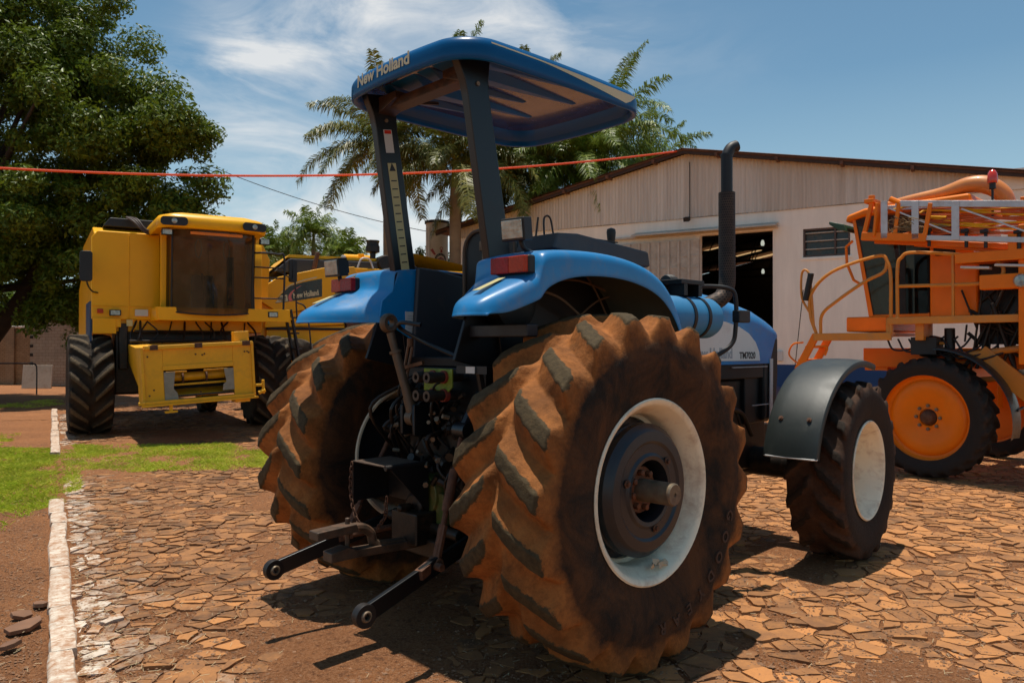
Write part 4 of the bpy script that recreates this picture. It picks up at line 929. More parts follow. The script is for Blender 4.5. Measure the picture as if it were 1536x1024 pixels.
# sliding door
mb=MB(); 
V=[];F=[]
mb.bb(-2.46,d0+.02,-.16,-.10,.1,dt-.12)
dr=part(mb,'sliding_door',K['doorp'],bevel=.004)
mb=MB()
for k in range(9):
    x=-2.38+k*.31; mb.bb(x,x+.07,-.23,-.16,.12,dt-.14)
mb.build('door_rib',K['doorp'],dr,bevel=.006)
mb=MB()
for z in(dt-.62,dt-.95,2.9,1.3): mb.bb(-2.42,d0-.02,-.178,-.163,z,z+.035)
mb.build('door_rail',K['doorp'],dr,bevel=.003)
mb=MB(); mb.prism([(-.42,dt+.10),(-.02,dt+.22),(-.02,dt+.17),(-.42,dt+.06)],'X',-1.6,d1+.15); mb.bb(-2.5,d1+.15,-.12,-.02,dt+.04,dt+.10); part(mb,'door_canopy',K['doorp'],bevel=.004)
mb=MB(); mb.bb(d1,d1+.05,-.03,.2,0,dt); mb.bb(d0-.02,d1+.05,-.03,.02,dt-.0,dt+.05); part(mb,'door_frame',K['plaster'])
# dark inside: floor line, trusses, skylight strips, lamps
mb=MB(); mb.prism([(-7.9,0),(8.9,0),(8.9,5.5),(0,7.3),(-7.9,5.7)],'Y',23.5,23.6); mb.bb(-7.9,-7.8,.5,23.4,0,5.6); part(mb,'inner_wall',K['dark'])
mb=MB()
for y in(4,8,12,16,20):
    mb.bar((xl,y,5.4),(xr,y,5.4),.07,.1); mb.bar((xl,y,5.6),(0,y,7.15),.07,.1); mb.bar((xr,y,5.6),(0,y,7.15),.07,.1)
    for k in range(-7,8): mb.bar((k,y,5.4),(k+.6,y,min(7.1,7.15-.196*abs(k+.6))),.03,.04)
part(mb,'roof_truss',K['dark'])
K['skylight']=mat('skylight_strip',(.5,.4,.25),.6)  # strips glow by themselves, standing in for daylight through the roof
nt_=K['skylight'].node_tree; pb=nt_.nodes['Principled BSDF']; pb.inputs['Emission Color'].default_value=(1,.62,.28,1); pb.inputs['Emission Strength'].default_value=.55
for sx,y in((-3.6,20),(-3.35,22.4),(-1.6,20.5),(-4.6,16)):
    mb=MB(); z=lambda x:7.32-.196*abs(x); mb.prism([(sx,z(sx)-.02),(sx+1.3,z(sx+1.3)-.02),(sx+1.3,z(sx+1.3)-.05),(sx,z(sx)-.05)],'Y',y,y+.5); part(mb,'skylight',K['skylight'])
K['lampglow']=mat('lit_shed_lamp',(.8,.8,.7),.5); pb=K['lampglow'].node_tree.nodes['Principled BSDF']; pb.inputs['Emission Color'].default_value=(.95,1,.85,1); pb.inputs['Emission Strength'].default_value=.5
for x,y,z in((.9,6,5.25),(-.4,12,4.80)):
    mb=MB(); mb.lathe([(0,.0),(0,.05),(.08,.07),(.16,.05),(.2,.03)],c=(x,y,z),ax='Z',n=14); l=part(mb,'hanging_lamp',K['lampglow']); mb=MB(); mb.rod((x,y,z+.2),(x,y,5.5),.012,6); mb.build('lamp_cord',K['dark'],l)
# louvred window
mb=MB(); mb.bb(w0,w0+.05,.02,.12,wb,wt); mb.bb(w1-.05,w1,.02,.12,wb,wt); mb.bb(w0,w1,.02,.12,wb,wb+.05); mb.bb(w0,w1,.02,.12,wt-.05,wt); mb.bb(4.1,4.14,.02,.12,wb,wt)
wn=part(mb,'window',mat('brown_window_frame',(.10,.06,.045),.6,var=.3)); mb=MB(); mb.bb(w0,w1,.14,.15,wb,wt)
gl=mb.build('pane',mat('dusty_window_glass',(.03,.035,.03),.25,var=.5,scale=3,dust=(.2,.15,.1),damt=.3,bump=0),wn)
for k in range(3): mb=MB(); z=wb+.22*(k+1); mb.bb(w0+.04,w1-.04,.05,.13,z-.012,z+.012); mb.build('louvre_bar',K['doorp'],wn)
mb=MB(); mb.bb(w0-.06,w1+.06,-.03,.04,wb-.08,wb-.02); mb.build('sill',K['plaster'],wn)
mb=MB(); mb.tube([(.12,-.06,5.40),(.12,-.25,5.42)],.02,8); mb.box((.12,-.32,5.36),(.16,.2,.12),rot=(.3,0,0)); mb.bar((.12,-.05,7.1),(.12,-.05,5.4),.02,.02); part(mb,'outdoor_lamp',K['dark'],bevel=.01)
mb=MB(); mb.box((2.68,-.04,1.36),(.16,.08,.28)); part(mb,'meter_box',K['paper'],bevel=.01)
# tower
TW=empty('water_tower',(-3.05,31,0)); tag(TW,'pale round water tower with a red and black club crest, left of the shed','tower')
mb=MB(); mb.lathe([(0,.45),(2.2,.45),(2.22,.455),(4.3,.455),(4.32,.45),(6.6,.45)],ax='Z',n=40); mb.build('tank_wall',mat('stained_cream_tower',(.62,.53,.38),.8,var=.25,scale=1.5,bump=.15),TW)
mb=MB(); mb.lathe([(6.6,.50),(6.70,.50),(6.72,.40),(6.74,0)],ax='Z',n=40); mb.build('cap',K['dark'],TW)
mb=MB(); 
for k in(-1,1): mb.rod((-.30+k*.05,-.40,0),(-.30+k*.05,-.40,6.4),.012,6)
mb.build('pipe',K['doorp'],TW)
# crest painted on the curved surface: u metres to the right around the drum, v metres up
def on_drum(polys,name,m,off=.004,a0=.45,zc=5.05):
    q=MB()
    for P in polys:
        q.add([((.457+off)*math.sin(a0+u/.455),-(.457+off)*math.cos(a0+u/.455),zc+v) for u,v in P],[tuple(range(len(P)))])
    return q.build(name,m,TW,recalc=False)
cr=mat('faded_red_crest_paint',(.34,.05,.04),.8,var=.3,scale=20); ck=mat('black_crest_paint',(.03,.03,.03),.8,var=.3)
def ringp(r0,r1,a,b,n=16,ex=.85):
    L=[]
    for k in range(n):
        t0=a+(b-a)*k/n;t1=a+(b-a)*(k+.8 if (b-a)>6 else k+1)/n; L.append([(r0*ex*math.cos(t0),r0*math.sin(t0)),(r0*ex*math.cos(t1),r0*math.sin(t1)),(r1*ex*math.cos(t1),r1*math.sin(t1)),(r1*ex*math.cos(t0),r1*math.sin(t0))])
    return L
on_drum(ringp(.22,.30,0,2*PI,22),'crest_ring',ck); on_drum(ringp(.30,.315,0,2*PI-.3,22),'crest_ring',ck,.005)
on_drum([[(-.12,-.12),(.12,-.12),(.14,.08),(0,.16),(-.14,.08)]],'crest_shield',cr,.004)
on_drum([[(-.10,-.09),(.10,-.09),(.11,.05),(0,.11),(-.11,.05)]],'crest_field',mat('grey_crest_field',(.25,.22,.2),.8),.007)
on_drum([[(-.44,.44),(-.33,.50),(-.20,.26),(-.24,.23),(-.30,.26)],[(-.42,-.12),(-.37,-.10),(-.30,-.24),(-.05,-.42),(.05,-.40),(.10,-.36),(.12,-.52),(.02,-.50),(-.20,-.42),(-.34,-.32),(-.40,-.24)],[(-.36,-.44),(-.33,-.46),(-.16,-.24),(-.19,-.22)]]+[[(.02+.07*math.cos(t),.50+.07*math.sin(t)) if True else 0 for t in(a,a+.6)]+[(.02+.045*math.cos(t),.50+.045*math.sin(t)) for t in(a+.6,a)] for a in np.arange(0,6.2,.6)]+[[(-.03,.34),(.07,.34),(.05,.44),(-.01,.44)]],'crest_anchor',cr)
# ropes
def span(a,b,sag,r,name,m,label,cat,n=40):
    a=Vector(a);b=Vector(b); P=[a.lerp(b,t)-Vector((0,0,sag*4*t*(1-t))) for t in np.linspace(0,1,n)]
    o=MB().tube(P,r,8).build(name,m); tag(o,label,cat); return o
span((-15.2,15.6,5.62),(5.0,22.6,7.42),.62,.028,'orange_cable',mat('red_orange_cable',(.80,.085,.02),.5,var=.1,bump=0),'bright red orange cable strung from the shed roof across to the left tree','cable')
span((-13,30,9.2),(-2.9,31,6.2),.35,.014,'thin_wire',K['ink'],'thin dark wire hanging from the big tree to the water tower','wire')
# boundary wall, pillar, yard things on the far left
def brick_mat(name,a,b,mo,sc=3.2):
    m,nt,p,out=newmat(name); N=NT(nt); br=N.n('ShaderNodeTexBrick'); mp=N.n('ShaderNodeMapping'); N.l(N.co(),mp.inputs[0]); mp.inputs['Rotation'].default_value=(PI/2,0,0); N.l(mp.outputs[0],br.inputs['Vector'])
    br.inputs['Scale'].default_value=sc; br.inputs['Color1'].default_value=(*a,1); br.inputs['Color2'].default_value=(*b,1); br.inputs['Mortar'].default_value=(*mo,1); br.inputs['Mortar Size'].default_value=.018
    c=N.mix(N.ramp(N.noise(2,8,.7),[(.4,0),(.7,.6)]),br.outputs['Color'],tuple(x*.5 for x in a)); N.l(c,p.inputs['Base Color']); p.inputs['Roughness'].default_value=.95
    N.l(N.bump(br.outputs['Fac'],-.5,.02,N.bump(N.noise(20,6,.7),.5,.02)),p.inputs['Normal']); return m
BW=empty('boundary_wall',(-27,32.5,0)); tag(BW,'low rough brick wall with a pale coping at the far left of the yard','wall')
mb=MB(); mb.bb(-16,7.2,0,.2,0,2.42); mb.build('brickwork',brick_mat('tan_brick',(.30,.19,.10),(.36,.24,.13),(.15,.09,.05)),BW)
mb=MB(); mb.bb(-16,7.25,-.04,.24,2.42,2.50); mb.build('coping',K['plaster'],BW,bevel=.01)
for x in(-9,-3,2.6,5.5): mb=MB(); mb.bb(x,x+.35,-.1,.25,0,2.46); mb.build('pier',brick_mat('tan_brick_pier',(.34,.24,.14),(.30,.2,.12),(.2,.14,.08)),BW)
PW=empty('block_wall',(-19.7,31.2,0)); tag(PW,'taller whitewashed block wall beside the brick wall, behind the harvester','wall')
mb=MB(); mb.bb(0,2.6,0,.25,0,3.1); mb.build('blockwork',brick_mat('whitewashed_block',(.42,.36,.28),(.38,.31,.24),(.28,.2,.13),2.0),PW,bevel=.01); mb=MB(); mb.bb(2.6,14,.1,.3,0,2.3); mb.build('low_run',brick_mat('grey_block',(.30,.24,.18),(.26,.2,.15),(.2,.14,.09),2.0),PW)
mb=MB()
for k in range(7): mb.bb(-.002,.12,-.02,0,.5+k*.36,.62+k*.36)
mb.build('toothing_hole',K['dark'],PW)
mb=MB(); mb.box((0,0,.45),(1.15,.05,.9),rot=(-.12,0,0)); o=mb.build('leaning_board',K['doorp'],bevel=.01); o.location=(-18.9-.55,31.9-1.0,0); o.location=(-18.4,29.6,0); tag(o,'pale square board leaning by the foot of the brick wall','board')
mb=MB(); mb.tube(crom([(-2.0,0,1.05),(-.25,0,1.05),(-.05,0,1.0),(0,0,.85),(0,0,0)],6),.022,8); o=mb.build('pipe_rail',K['ink']); o.location=(-16.0,25.7,0); tag(o,'dark bent pipe rail standing at the left edge','rail')
mb=MB(); mb.rod((0,0,0),(0.02,0,1.25),.05,8); mb.rod((0.02,0,.0),(.02,0,.3),.10,10,.07); o=mb.build('standpipe',K['rust']); o.location=(-16.9,29.3,0); tag(o,'short dark standpipe in front of the brick wall','pipe')
mb=MB(); mb.tube(crom([(0,0,0),(0,0,1.0),(.05,0,1.12),(.25,0,1.15)],6),.04,8); o=mb.build('tap_post',K['ink']); o.location=(-14.4,26.8,0); tag(o,'thin hooked dark post close to the harvester tyre','post')
mb=MB(); mb.lathe([(0,0),(0,.28),(.8,.30),(.95,.22),(.97,0)],ax='Z',n=20); o=mb.build('grey_drum',K['doorp']); o.location=(-14.5,27.8,0); tag(o,'grey drum standing against the block wall beside the tyre','drum')
# ------------------------------------------------------------------ trees and palms
K['leaf']=leaf_mat('glossy_tree_leaf',(.048,.098,.007),(.22,.29,.026),.45,.25,1.2,.3)
K['leaf2']=leaf_mat('bright_shrub_leaf',(.07,.14,.012),(.18,.26,.03),.45,.35,1.5,.4)
K['leaf3']=leaf_mat('distant_tree_leaf',(.03,.045,.015),(.06,.08,.025),.5,.2,1.2,.3)
K['bark']=mat('dark_bark',(.055,.038,.024),.9,var=.5,scale=6,bump=.8,bscale=12)
K['frond']=leaf_mat('palm_leaflet',(.075,.105,.012),(.34,.31,.08),.42,.2,.8,.3)
K['frond2']=leaf_mat('fresh_palm_leaflet',(.08,.15,.012),(.30,.35,.045),.42,.22,.8,.3)
K['palmtrunk']=mat('grey_palm_trunk',(.26,.19,.12),.85,var=.4,scale=3,bump=.4,bscale=8)
K['crownshaft']=mat('green_crownshaft',(.16,.20,.04),.5,var=.2,bump=.1)
def leaves(centres,radii,n,size,seed,zflat=.8,inner=.25):
    r=np.random.default_rng(seed); C=np.array(centres); Rr=np.array(radii); w=Rr**2; idx=r.choice(len(C),n,p=w/w.sum())
    d=r.normal(size=(n,3)); d/=np.linalg.norm(d,axis=1)[:,None]
    rad=np.where(r.random(n)<inner,r.random(n)**.5,1.15-.75*r.random(n)**1.2)
    E=r.uniform(.65,1.35,size=(len(C),3)); P=C[idx]+d*(Rr[idx]*rad)[:,None]*E[idx]*np.array([1,1,zflat])
    nrm=d*.7+r.normal(size=(n,3))*.55+np.array([0,0,.55]); nrm/=np.linalg.norm(nrm,axis=1)[:,None]
    t=np.cross(nrm,r.normal(size=(n,3))); t/=np.linalg.norm(t,axis=1)[:,None]; b=np.cross(nrm,t)
    s=size*(.45+1.0*r.random(n)**1.3)[:,None]
    V=np.stack([P-t*s,P-b*s*.42+nrm*s*.08,P+t*s-nrm*s*.12,P+b*s*.42+nrm*s*.08],1).reshape(-1,3)
    F=np.arange(n*4).reshape(-1,4); tone=np.repeat(np.clip(.25+.5*r.random(n)+.35*(rad-.8)*d[:,2],0,1),4)  # upper outer leaves are tinted lighter, top light put into the colour
    return V,F,tone
def tree(name,label,loc,trunk,clumps,n,size,seed,m,group=None,limbs=True,dark=None):
    root=empty(name,loc); tag(root,label,'tree',group)
    mb=MB(); R=random.Random(seed); (h,r0)=trunk
    mb.tube(crom([(0,0,-.1),(r0*.5,0,h*.4),(-r0*.4,r0*.3,h*.75),(0,0,h)],5),[r0*1.25,r0,r0*.8,r0*.62],12)
    if limbs:
        for c,rr in R.sample(clumps,min(len(clumps),22)):
            mid=Vector((c[0]*.45,c[1]*.45,h*.75+(c[2]-h)*.35)); mb.tube(crom([(0,0,h*.7),mid,c],5),[r0*.45,r0*.28,r0*.06],7)
    mb.build('trunk',K['bark'],root,ang=60)
    V,F,t=leaves([c for c,_ in clumps],[r for _,r in clumps],n,size,seed)
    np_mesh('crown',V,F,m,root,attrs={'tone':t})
    return root
# big shade tree on the left; clumps are scattered inside a lobed outline seen from the yard
def big_tree():
    R=random.Random(31); base=Vector((-18.4,23.4)); cl=[]
    lobes=[((-15.5,23,8.6),(5.0,4.2,3.5)),((-12.4,22.4,8.6),(2.3,2.6,2.0)),((-10.5,22.6,7.0),(1.7,2.0,1.75)),((-9.9,22.8,7.9),(1.0,1.0,.6)),((-10.3,22.8,5.2),(1.2,1.4,.9)),((-14.5,22.5,3.4),(2.8,1.8,1.1)),((-13.2,23.6,2.9),(2.0,1.4,1.2)),((-12.6,23.8,4.4),(1.8,1.5,1.3)),((-16.5,22,5.2),(5.4,3.4,2.6)),((-12.0,23.2,5.3),(2.6,2.2,1.8)),((-14.0,23.5,11.0),(2.6,2.6,1.6)),((-20,24,10),(4,4,3.5)),((-18,22,12),(3.5,3,2)),((-15.8,23,12.2),(2.8,2.6,1.7)),((-13.4,22.6,9.9),(1.2,1.4,1.1)),((-19,22.5,3.6),(3.4,2.5,1.5)),((-16.2,21.8,4.4),(2.4,1.6,1.4)),((-13.6,24.2,3.8),(1.6,1.6,1.3))]
    for (c,e) in lobes:
        nn=int(e[0]*e[1]*e[2]*1.9)+8
        for k in range(nn):
            d=Vector((R.gauss(0,1),R.gauss(0,1),R.gauss(0,1))).normalized(); q=R.uniform(.55,1.0)
            p=Vector((c[0]+d.x*e[0]*q,c[1]+d.y*e[1]*q,c[2]+d.z*e[2]*q)); rr=R.uniform(.3,.72)
            cl.append(((p.x-base.x,p.y-base.y,p.z),rr))
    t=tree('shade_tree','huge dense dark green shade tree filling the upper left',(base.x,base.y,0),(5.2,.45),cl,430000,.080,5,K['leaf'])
    # leaning side trunk
    mb=MB(); mb.tube(crom([(.5,.2,.0),(2.2,0,1.6),(3.4,-.2,3.0),(4.3,-.3,4.4),(5.4,0,6)],6),[.34,.28,.22,.17,.1],10); mb.build('side_trunk',K['bark'],t,ang=60)
big_tree()
def bush(loc,e,n,seed,size,m,label,name='leafy_bush',group=None,cat='bush'):
    R=random.Random(seed); cl=[((R.uniform(-1,1)*e[0],R.uniform(-1,1)*e[1],e[2]*(.35+.65*R.random())),R.uniform(.35,.8)*min(e)*.7) for _ in range(60)]
    root=empty(name,loc); tag(root,label,cat,group); V,F,t=leaves([c for c,_ in cl],[r for _,r in cl],n,size,seed); np_mesh('foliage',V,F,m,root,attrs={'tone':t})
    mb=MB()
    for k in range(5): mb.rod((0,0,0),(R.uniform(-1,1)*e[0]*.6,R.uniform(-1,1)*e[1]*.5,e[2]*.8),.06,6,.02)
    mb.build('stem',K['bark'],root)
bush((-23.5,36,0),(4.5,1.2,4.6),60000,3,.16,K['leaf2'],'bright green bush growing behind the brick wall at far left')
bush((-9.5,36,0),(3.2,1.2,2.9),14000,4,.15,K['leaf2'],'bright green bush showing between the two yellow harvesters')
tree('far_tree','thin small leaved tree behind the water tower',(-3.0,40,0),(4,.12),[((random.Random(k).uniform(-2.2,1.6),random.Random(k+50).uniform(-.6,.6),3.2+random.Random(k+9).uniform(0,3.6)),random.Random(k+3).uniform(.25,.5)) for k in range(34)],6500,.09,12,K['leaf3'])
def frond_geo(V,F,T,base,az,el,L,droop,width,n,R,old=0,lq=4,thick=1):
    """an arching rib with hanging leaflets"""
    pts=[];p=Vector(base);d=Vector((math.cos(az)*math.cos(el),math.sin(az)*math.cos(el),math.sin(el))); seg=L/n
    for i in range(n+1):
        pts.append(p.copy()); p=p+d*seg; d=(d+Vector((0,0,-droop*seg*(.6+1.2*i/n)))).normalized()
    for i in range(n):
        t=(i+.5)/n; a=pts[i]; dr=(pts[i+1]-pts[i]).normalized(); side=dr.cross(Vector((0,0,1))).normalized(); up=side.cross(dr)
        # rib
        w=.03*(1-t)+.008; k=len(V); V+=[a-side*w,a+side*w,pts[i+1]+side*w*.8,pts[i+1]-side*w*.8]; F.append((k,k+1,k+2,k+3)); T+=[.9]*4
        if t<.10: continue
        ll=width*(math.sin(PI*min(1,(t*.80+.16)))**.5)
        for s in(-1,1):
            for q in range(lq):
                lift=R.uniform(-.35,.55); v=(side*s*R.uniform(.75,1)+dr*R.uniform(.35,.75)+up*lift).normalized(); l=ll*R.uniform(.75,1.1)
                b0=a+dr*seg*R.random(); m_=b0+v*l*.5+Vector((0,0,-.04*l)); e=b0+v*l*.88+Vector((0,0,-l*R.uniform(.25,.60)))
                ww=dr*(.016+.009*R.random())*thick; tn=min(1,max(0,R.gauss(.45,.28)+old)); k=len(V)
                V+=[b0-ww*.6,b0+ww*.6,m_+ww,m_-ww,e]; F.append((k,k+1,k+2,k+3)); V.append(e+ww*.15); F.append((k+3,k+2,k+5,k+4)); T+=[tn]*6
def palm(label,x,y,zc,spread,nf,seed,m=None,trunkr=.17,width=.62,name='palm_tree',lean=0,detail=34,lq=4,thick=1,group='palms behind the shed and harvesters',upright=0):
    R=random.Random(seed); root=empty(name,(x,y,0)); tag(root,label,'palm tree',group)
    mb=MB(); mb.tube(crom([(0-lean,0,0),(-lean*.6,0,zc*.3),(-lean*.2,0,zc*.7),(0,0,zc-.9)],6),[trunkr*1.35,trunkr*1.1,trunkr*1.15,trunkr],12)
    mb.build('trunk',K['palmtrunk'],root,ang=60)
    mb=MB(); mb.tube([(0,0,zc-1.0),(0,0,zc-.6),(0,0,zc+.05)],[trunkr*.95,trunkr*.9,trunkr*.45],12); mb.build('crownshaft',K['crownshaft'],root,ang=60)
    V=[];F=[];T=[]
    nf=int(nf*1.45)
    for k in range(nf):
        age=k/nf; az=k*2.399+R.uniform(-.25,.25); el=1.25-1.5*age**.8+R.uniform(-.12,.12)+upright
        frond_geo(V,F,T,(0,0,zc+R.uniform(-.05,.1)),az,el,spread*R.uniform(.85,1.1),(.30+.30*age)*2.6/spread*1.15,width,detail,R,.25*(age>.8),lq,thick)
    np_mesh('crown',[tuple(v) for v in V],F,m or K['frond'],root,attrs={'tone':T})
palm('tall palm with drooping fronds just left of the canopy posts',-4.2,26.0,8.4,3.5,19,1)
palm('palm between the two canopy posts with fronds hanging low',-1.9,25.5,7.8,3.4,18,2)
palm('shaggy palm with brown hanging fronds right of the canopy post',-.4,26.8,7.4,3.1,20,3)
palm('slender palm with a straight green trunk above the shed roof',.75,27.5,8.3,3.3,17,4,m=K['frond2'],trunkr=.12)
palm('largest palm right of the canopy, spreading over the shed roof',3.3,28.0,9.2,3.7,20,5,m=K['frond2'])
palm('shorter palm directly above the shed roof slope',2.3,26.5,7.9,3.2,19,6,m=K['frond2'])
palm('palm low over the roof ridge at the right end of the row',5.9,33,9.0,3.2,16,7,m=K['frond2'])
palm('tallest palm, only its tip showing above the canopy',-2.1,29,11.2,2.9,15,8,m=K['frond2'])
palm('palm whose crown tip shows over the right canopy edge',.3,29,10.4,2.7,15,9)
FAR='small distant palms between the harvesters'
for i,(px,py,Y,s,l) in enumerate(((470,352,44,2.1,'bushy far palm with the tallest crown between the harvesters'),(403,380,44,1.9,'far palm partly behind the front harvester cab'),(436,386,47,1.8,'lower far palm between two taller ones'),(522,385,42,1.7,'far palm with an upright spear beside the exhaust stack'),(497,392,46,1.6,'low far palm behind the harvester engine'))):
    palm(l,(px-768)*Y/1144.9,Y,1.62+(520-py)*Y/1144.9,s,15,20+i,m=K['frond2'],trunkr=.12,width=.75,detail=14,group=FAR,upright=.1,lq=3,thick=1.5)
# ------------------------------------------------------------------ yellow grain harvesters
HG='yellow grain harvesters parked behind the tractor'
HA=empty('grain_harvester',(-6.5,15.05,0),-math.atan2(.53,-.85)); tag(HA,'yellow grain harvester facing the yard with big tinted cab window and open feeder','harvester',HG)
HB=empty('grain_harvester',(-4.2,19.5,0),-math.atan2(-.9,-.44)); tag(HB,'second yellow grain harvester seen from the side behind the first, with lettered side panel','harvester',HG)
def P_(par,name,m,bevel=.01,**k): 
    o=k.pop('mb').build(name,m,par,bevel=bevel,**k); return o
def harv_wheel(par,x,y,R,W,rim,side,name,ty=None,nl=18,lh=.06):
    e=wheel_empty(name,par,(x,y,R))
    if ty is None: t=tyre('tyre',R,W,rim,nl,lh,K['tyre_harv'],e,per=22,npf=24,w0=.03,w1=.045,flank=.05,k=.42)
    else: t=ty.copy(); COL.objects.link(t); t.parent=e
    if side<0 and ty is not None: t.rotation_euler=(.2,0,0)
    mb=MB(); rim_mesh(mb,W/2-.06,-W/2+.06,rim+.005,None); mb.lathe([(0,0),(0,rim-.06),(.03,rim-.06),(.03,0)],n=32); o=mb.build('rim',K['yellow2'],e,ang=50); o.scale=(side,1,1)
    return t
ht=harv_wheel(HA,1.6,0,.93,.74,.42,1,'front_wheel'); harv_wheel(HA,-1.6,0,.93,.74,.42,-1,'front_wheel',ht)
st_=harv_wheel(HA,1.15,-3.9,.58,.38,.30,1,'rear_wheel',nl=16,lh=.035); harv_wheel(HA,-1.15,-3.9,.58,.38,.30,-1,'rear_wheel',st_)
# body of the first harvester
mb=MB(); mb.prism([(1.60,2.12),(1.60,3.62),(1.50,3.74),(.46,3.74),(.46,2.12)],'Y',.36,.42); mb.build('front_panel',K['yellow'],HA,bevel=.02)
mb=MB(); mb.prism([(.36,1.9),(.36,3.60),(.30,3.72),(-.1,3.86),(-3.4,3.86),(-3.6,3.3),(-5.2,3.0),(-5.4,1.6),(-3.4,1.5),(-1,1.9)],'X',-1.45,1.56); mb.build('body',K['yellow'],HA,bevel=.02)
mb=MB(); mb.prism([(1.40,3.87),(1.28,4.04),(-1.2,4.04),(-1.40,3.87)],'Y',-3.0,.10); mb.build('grain_tank_extension',K['plastic'],HA,bevel=.015)
mb=MB(); mb.prism([(-1.22,2.6),(-1.58,2.6),(-1.62,3.4),(-1.40,3.86),(-1.22,3.86)],'Y',-.2,.30); mb.build('side_panel',K['yellow'],HA,bevel=.015)
mb=MB(); mb.bb(-1.85,.52,.40,1.18,2.14,2.20); mb.prism([(-1.78,2.10),(.56,2.10),(.60,2.18),(.60,2.34),(-1.78,2.34)],'Y',1.12,1.20); mb.bb(.50,1.60,.42,.435,2.36,2.375); mb.bb(.98,1.0,.42,.432,2.14,3.70); mb.bb(.55,.62,.42,1.18,2.10,2.34); mb.bb(1.20,1.58,.42,.47,1.86,2.14); mb.bb(1.12,1.30,.42,.46,1.98,2.14); mb.build('operator_platform',K['yellow'],HA,bevel=.015)
mb=MB(); mb.bb(1.585,1.62,-.9,.36,1.55,2.45); mb.build('blue_side_stripe',K['navy'],HA)
# cab
mb=MB(); mb.bb(-1.12,.42,-.1,1.10,2.2,2.34); mb.bb(-1.12,.42,-.12,-.05,2.3,3.72); mb.bb(-.5,-.1,.1,.5,2.3,3.0); mb.bb(-.5,-.1,.0,.12,2.9,3.5)
cab=mb.build('cab',K['cabdark'],HA,bevel=.02)
N_=14; A=[];B_=[]
for k in range(N_+1):
    t=k/N_; x=.36-1.42*t; bow=.20*(1-(2*t-1)**2); A.append((x,1.14+bow*1.35,2.26-.06*(1-(2*t-1)**2))); B_.append((x+.01,1.32+bow,3.74))
mb=MB(); mb.add(A+B_,[(i,i+1,N_+2+i,N_+1+i) for i in range(N_)]); mb.build('windscreen',K['darkglass'],cab,recalc=False)
for sx in(.40,-1.10):
    mb=MB(); mb.add([(sx,1.12,2.3),(sx,.0,2.3),(sx,.0,3.7),(sx,1.30,3.7)],[(0,1,2,3)]); mb.build('side_window',K['darkglass'],cab,recalc=False)
mb=MB()
for q in(A,B_): mb.tube(q,.014,8)
mb.rod(A[0],B_[0],.018,8); mb.rod(A[-1],B_[-1],.024,8); mb.build('window_frame',K['plastic'],cab)
mb=MB(); mb.bar((.47,.9,2.3),(.47,.95,3.72),.10,.12); mb.build('cab_pillar',K['yellow'],cab,bevel=.01)
def roofring(z,i):
    o=[]
    for a,b in rrect(.95-i,.98-i,.22): o.append((-.28+a,.72+b+(.10*(1-(a/.95)**2) if b>0 else 0),z+.05*(1-(a/.95)**2)))
    return o
mb=MB(); mb.loft([roofring(3.72,.10),roofring(3.70,.02),roofring(3.74,0),roofring(3.86,0),roofring(3.93,.05),roofring(3.97,.2)]); rf=mb.build('cab_roof',K['yellow'],cab,ang=60)
for sx in(.40,-.97):
    mb=MB(); mb.T=Matrix.Translation((sx,1.755,3.82))@Matrix.Rotation(.18 if sx<0 else -.18,4,'Z'); mb.prism([(a,b) for a,b in rrect(.22,.075,.06)],'Y',-.01,.012); h=mb.build('headlight_pod',K['plastic'],rf)
    mb=MB(); mb.T=Matrix.Translation((sx,1.77,3.82)); mb.lathe([(0,.0),(0,.05),(.02,.045),(.026,0)],ax='Y',n=16); mb.T=Matrix.Translation((sx,1.77,3.82)); mb.build('lens',K['lens'],h); 
mb=MB(); mb.bb(-.80,.10,1.50,1.54,3.64,3.69); mb.build('visor_bar',K['orangerail'],rf)
for sx,sz in((.48,3.66),(-1.22,3.6)):
    mb=MB(); mb.box((sx,1.45,sz),(.18,.10,.11)); l=mb.build('work_lamp',K['plastic'],HA,bevel=.01); mb=MB(); mb.box((sx,1.505,sz),(.15,.01,.085)); mb.build('lens',K['lens'],l)
# pale rings modelled in place of two loop mirrors' reflections in the screen
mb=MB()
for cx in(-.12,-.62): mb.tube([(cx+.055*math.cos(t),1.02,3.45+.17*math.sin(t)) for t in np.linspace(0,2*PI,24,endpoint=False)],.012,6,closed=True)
mb.build('mirror_reflection_ring',K['paper'],cab)
mb=MB(); mb.bb(-.72,-.60,1.15,1.2,2.4,3.3); mb.tube([(-.25,1.1,2.4),(-.2,.9,3.0)],.02,6); mb.build('control_column',K['plastic'],cab)
for px,nm,m,z in((1.46,'side_light','amber',2.27),):
    mb=MB(); mb.box((px,.47,z),(.10,.03,.08)); mb.build(nm,K[m],HA,bevel=.008)
for px,z in((1.22,2.24),(-1.45,2.24)):
    mb=MB(); mb.box((px,.50 if px>0 else 1.18,z),(.19,.08,.11)); l=mb.build('lamp',K['plastic'],HA,bevel=.01); mb=MB(); mb.box((px,.545 if px>0 else 1.225,z),(.15,.01,.08)); mb.build('lens',K['lens'],l)
mb=MB(); mb.box((-1.66,1.15,2.25),(.10,.03,.08)); mb.build('side_light',K['amber'],HA,bevel=.008)
mb=MB(); mb.box((.78,.475,2.25),(.22,.006,.12)); mb.build('label',K['paper'],HA); mb=MB(); mb.box((-.2,1.135,2.22),(.06,.006,.06)); mb.build('round_badge',K['alu'],HA)
mb=MB(); mb.box((.98,.47,2.06),(.10,.02,.12)); mb.build('small_label',K['yellowtag'],HA)
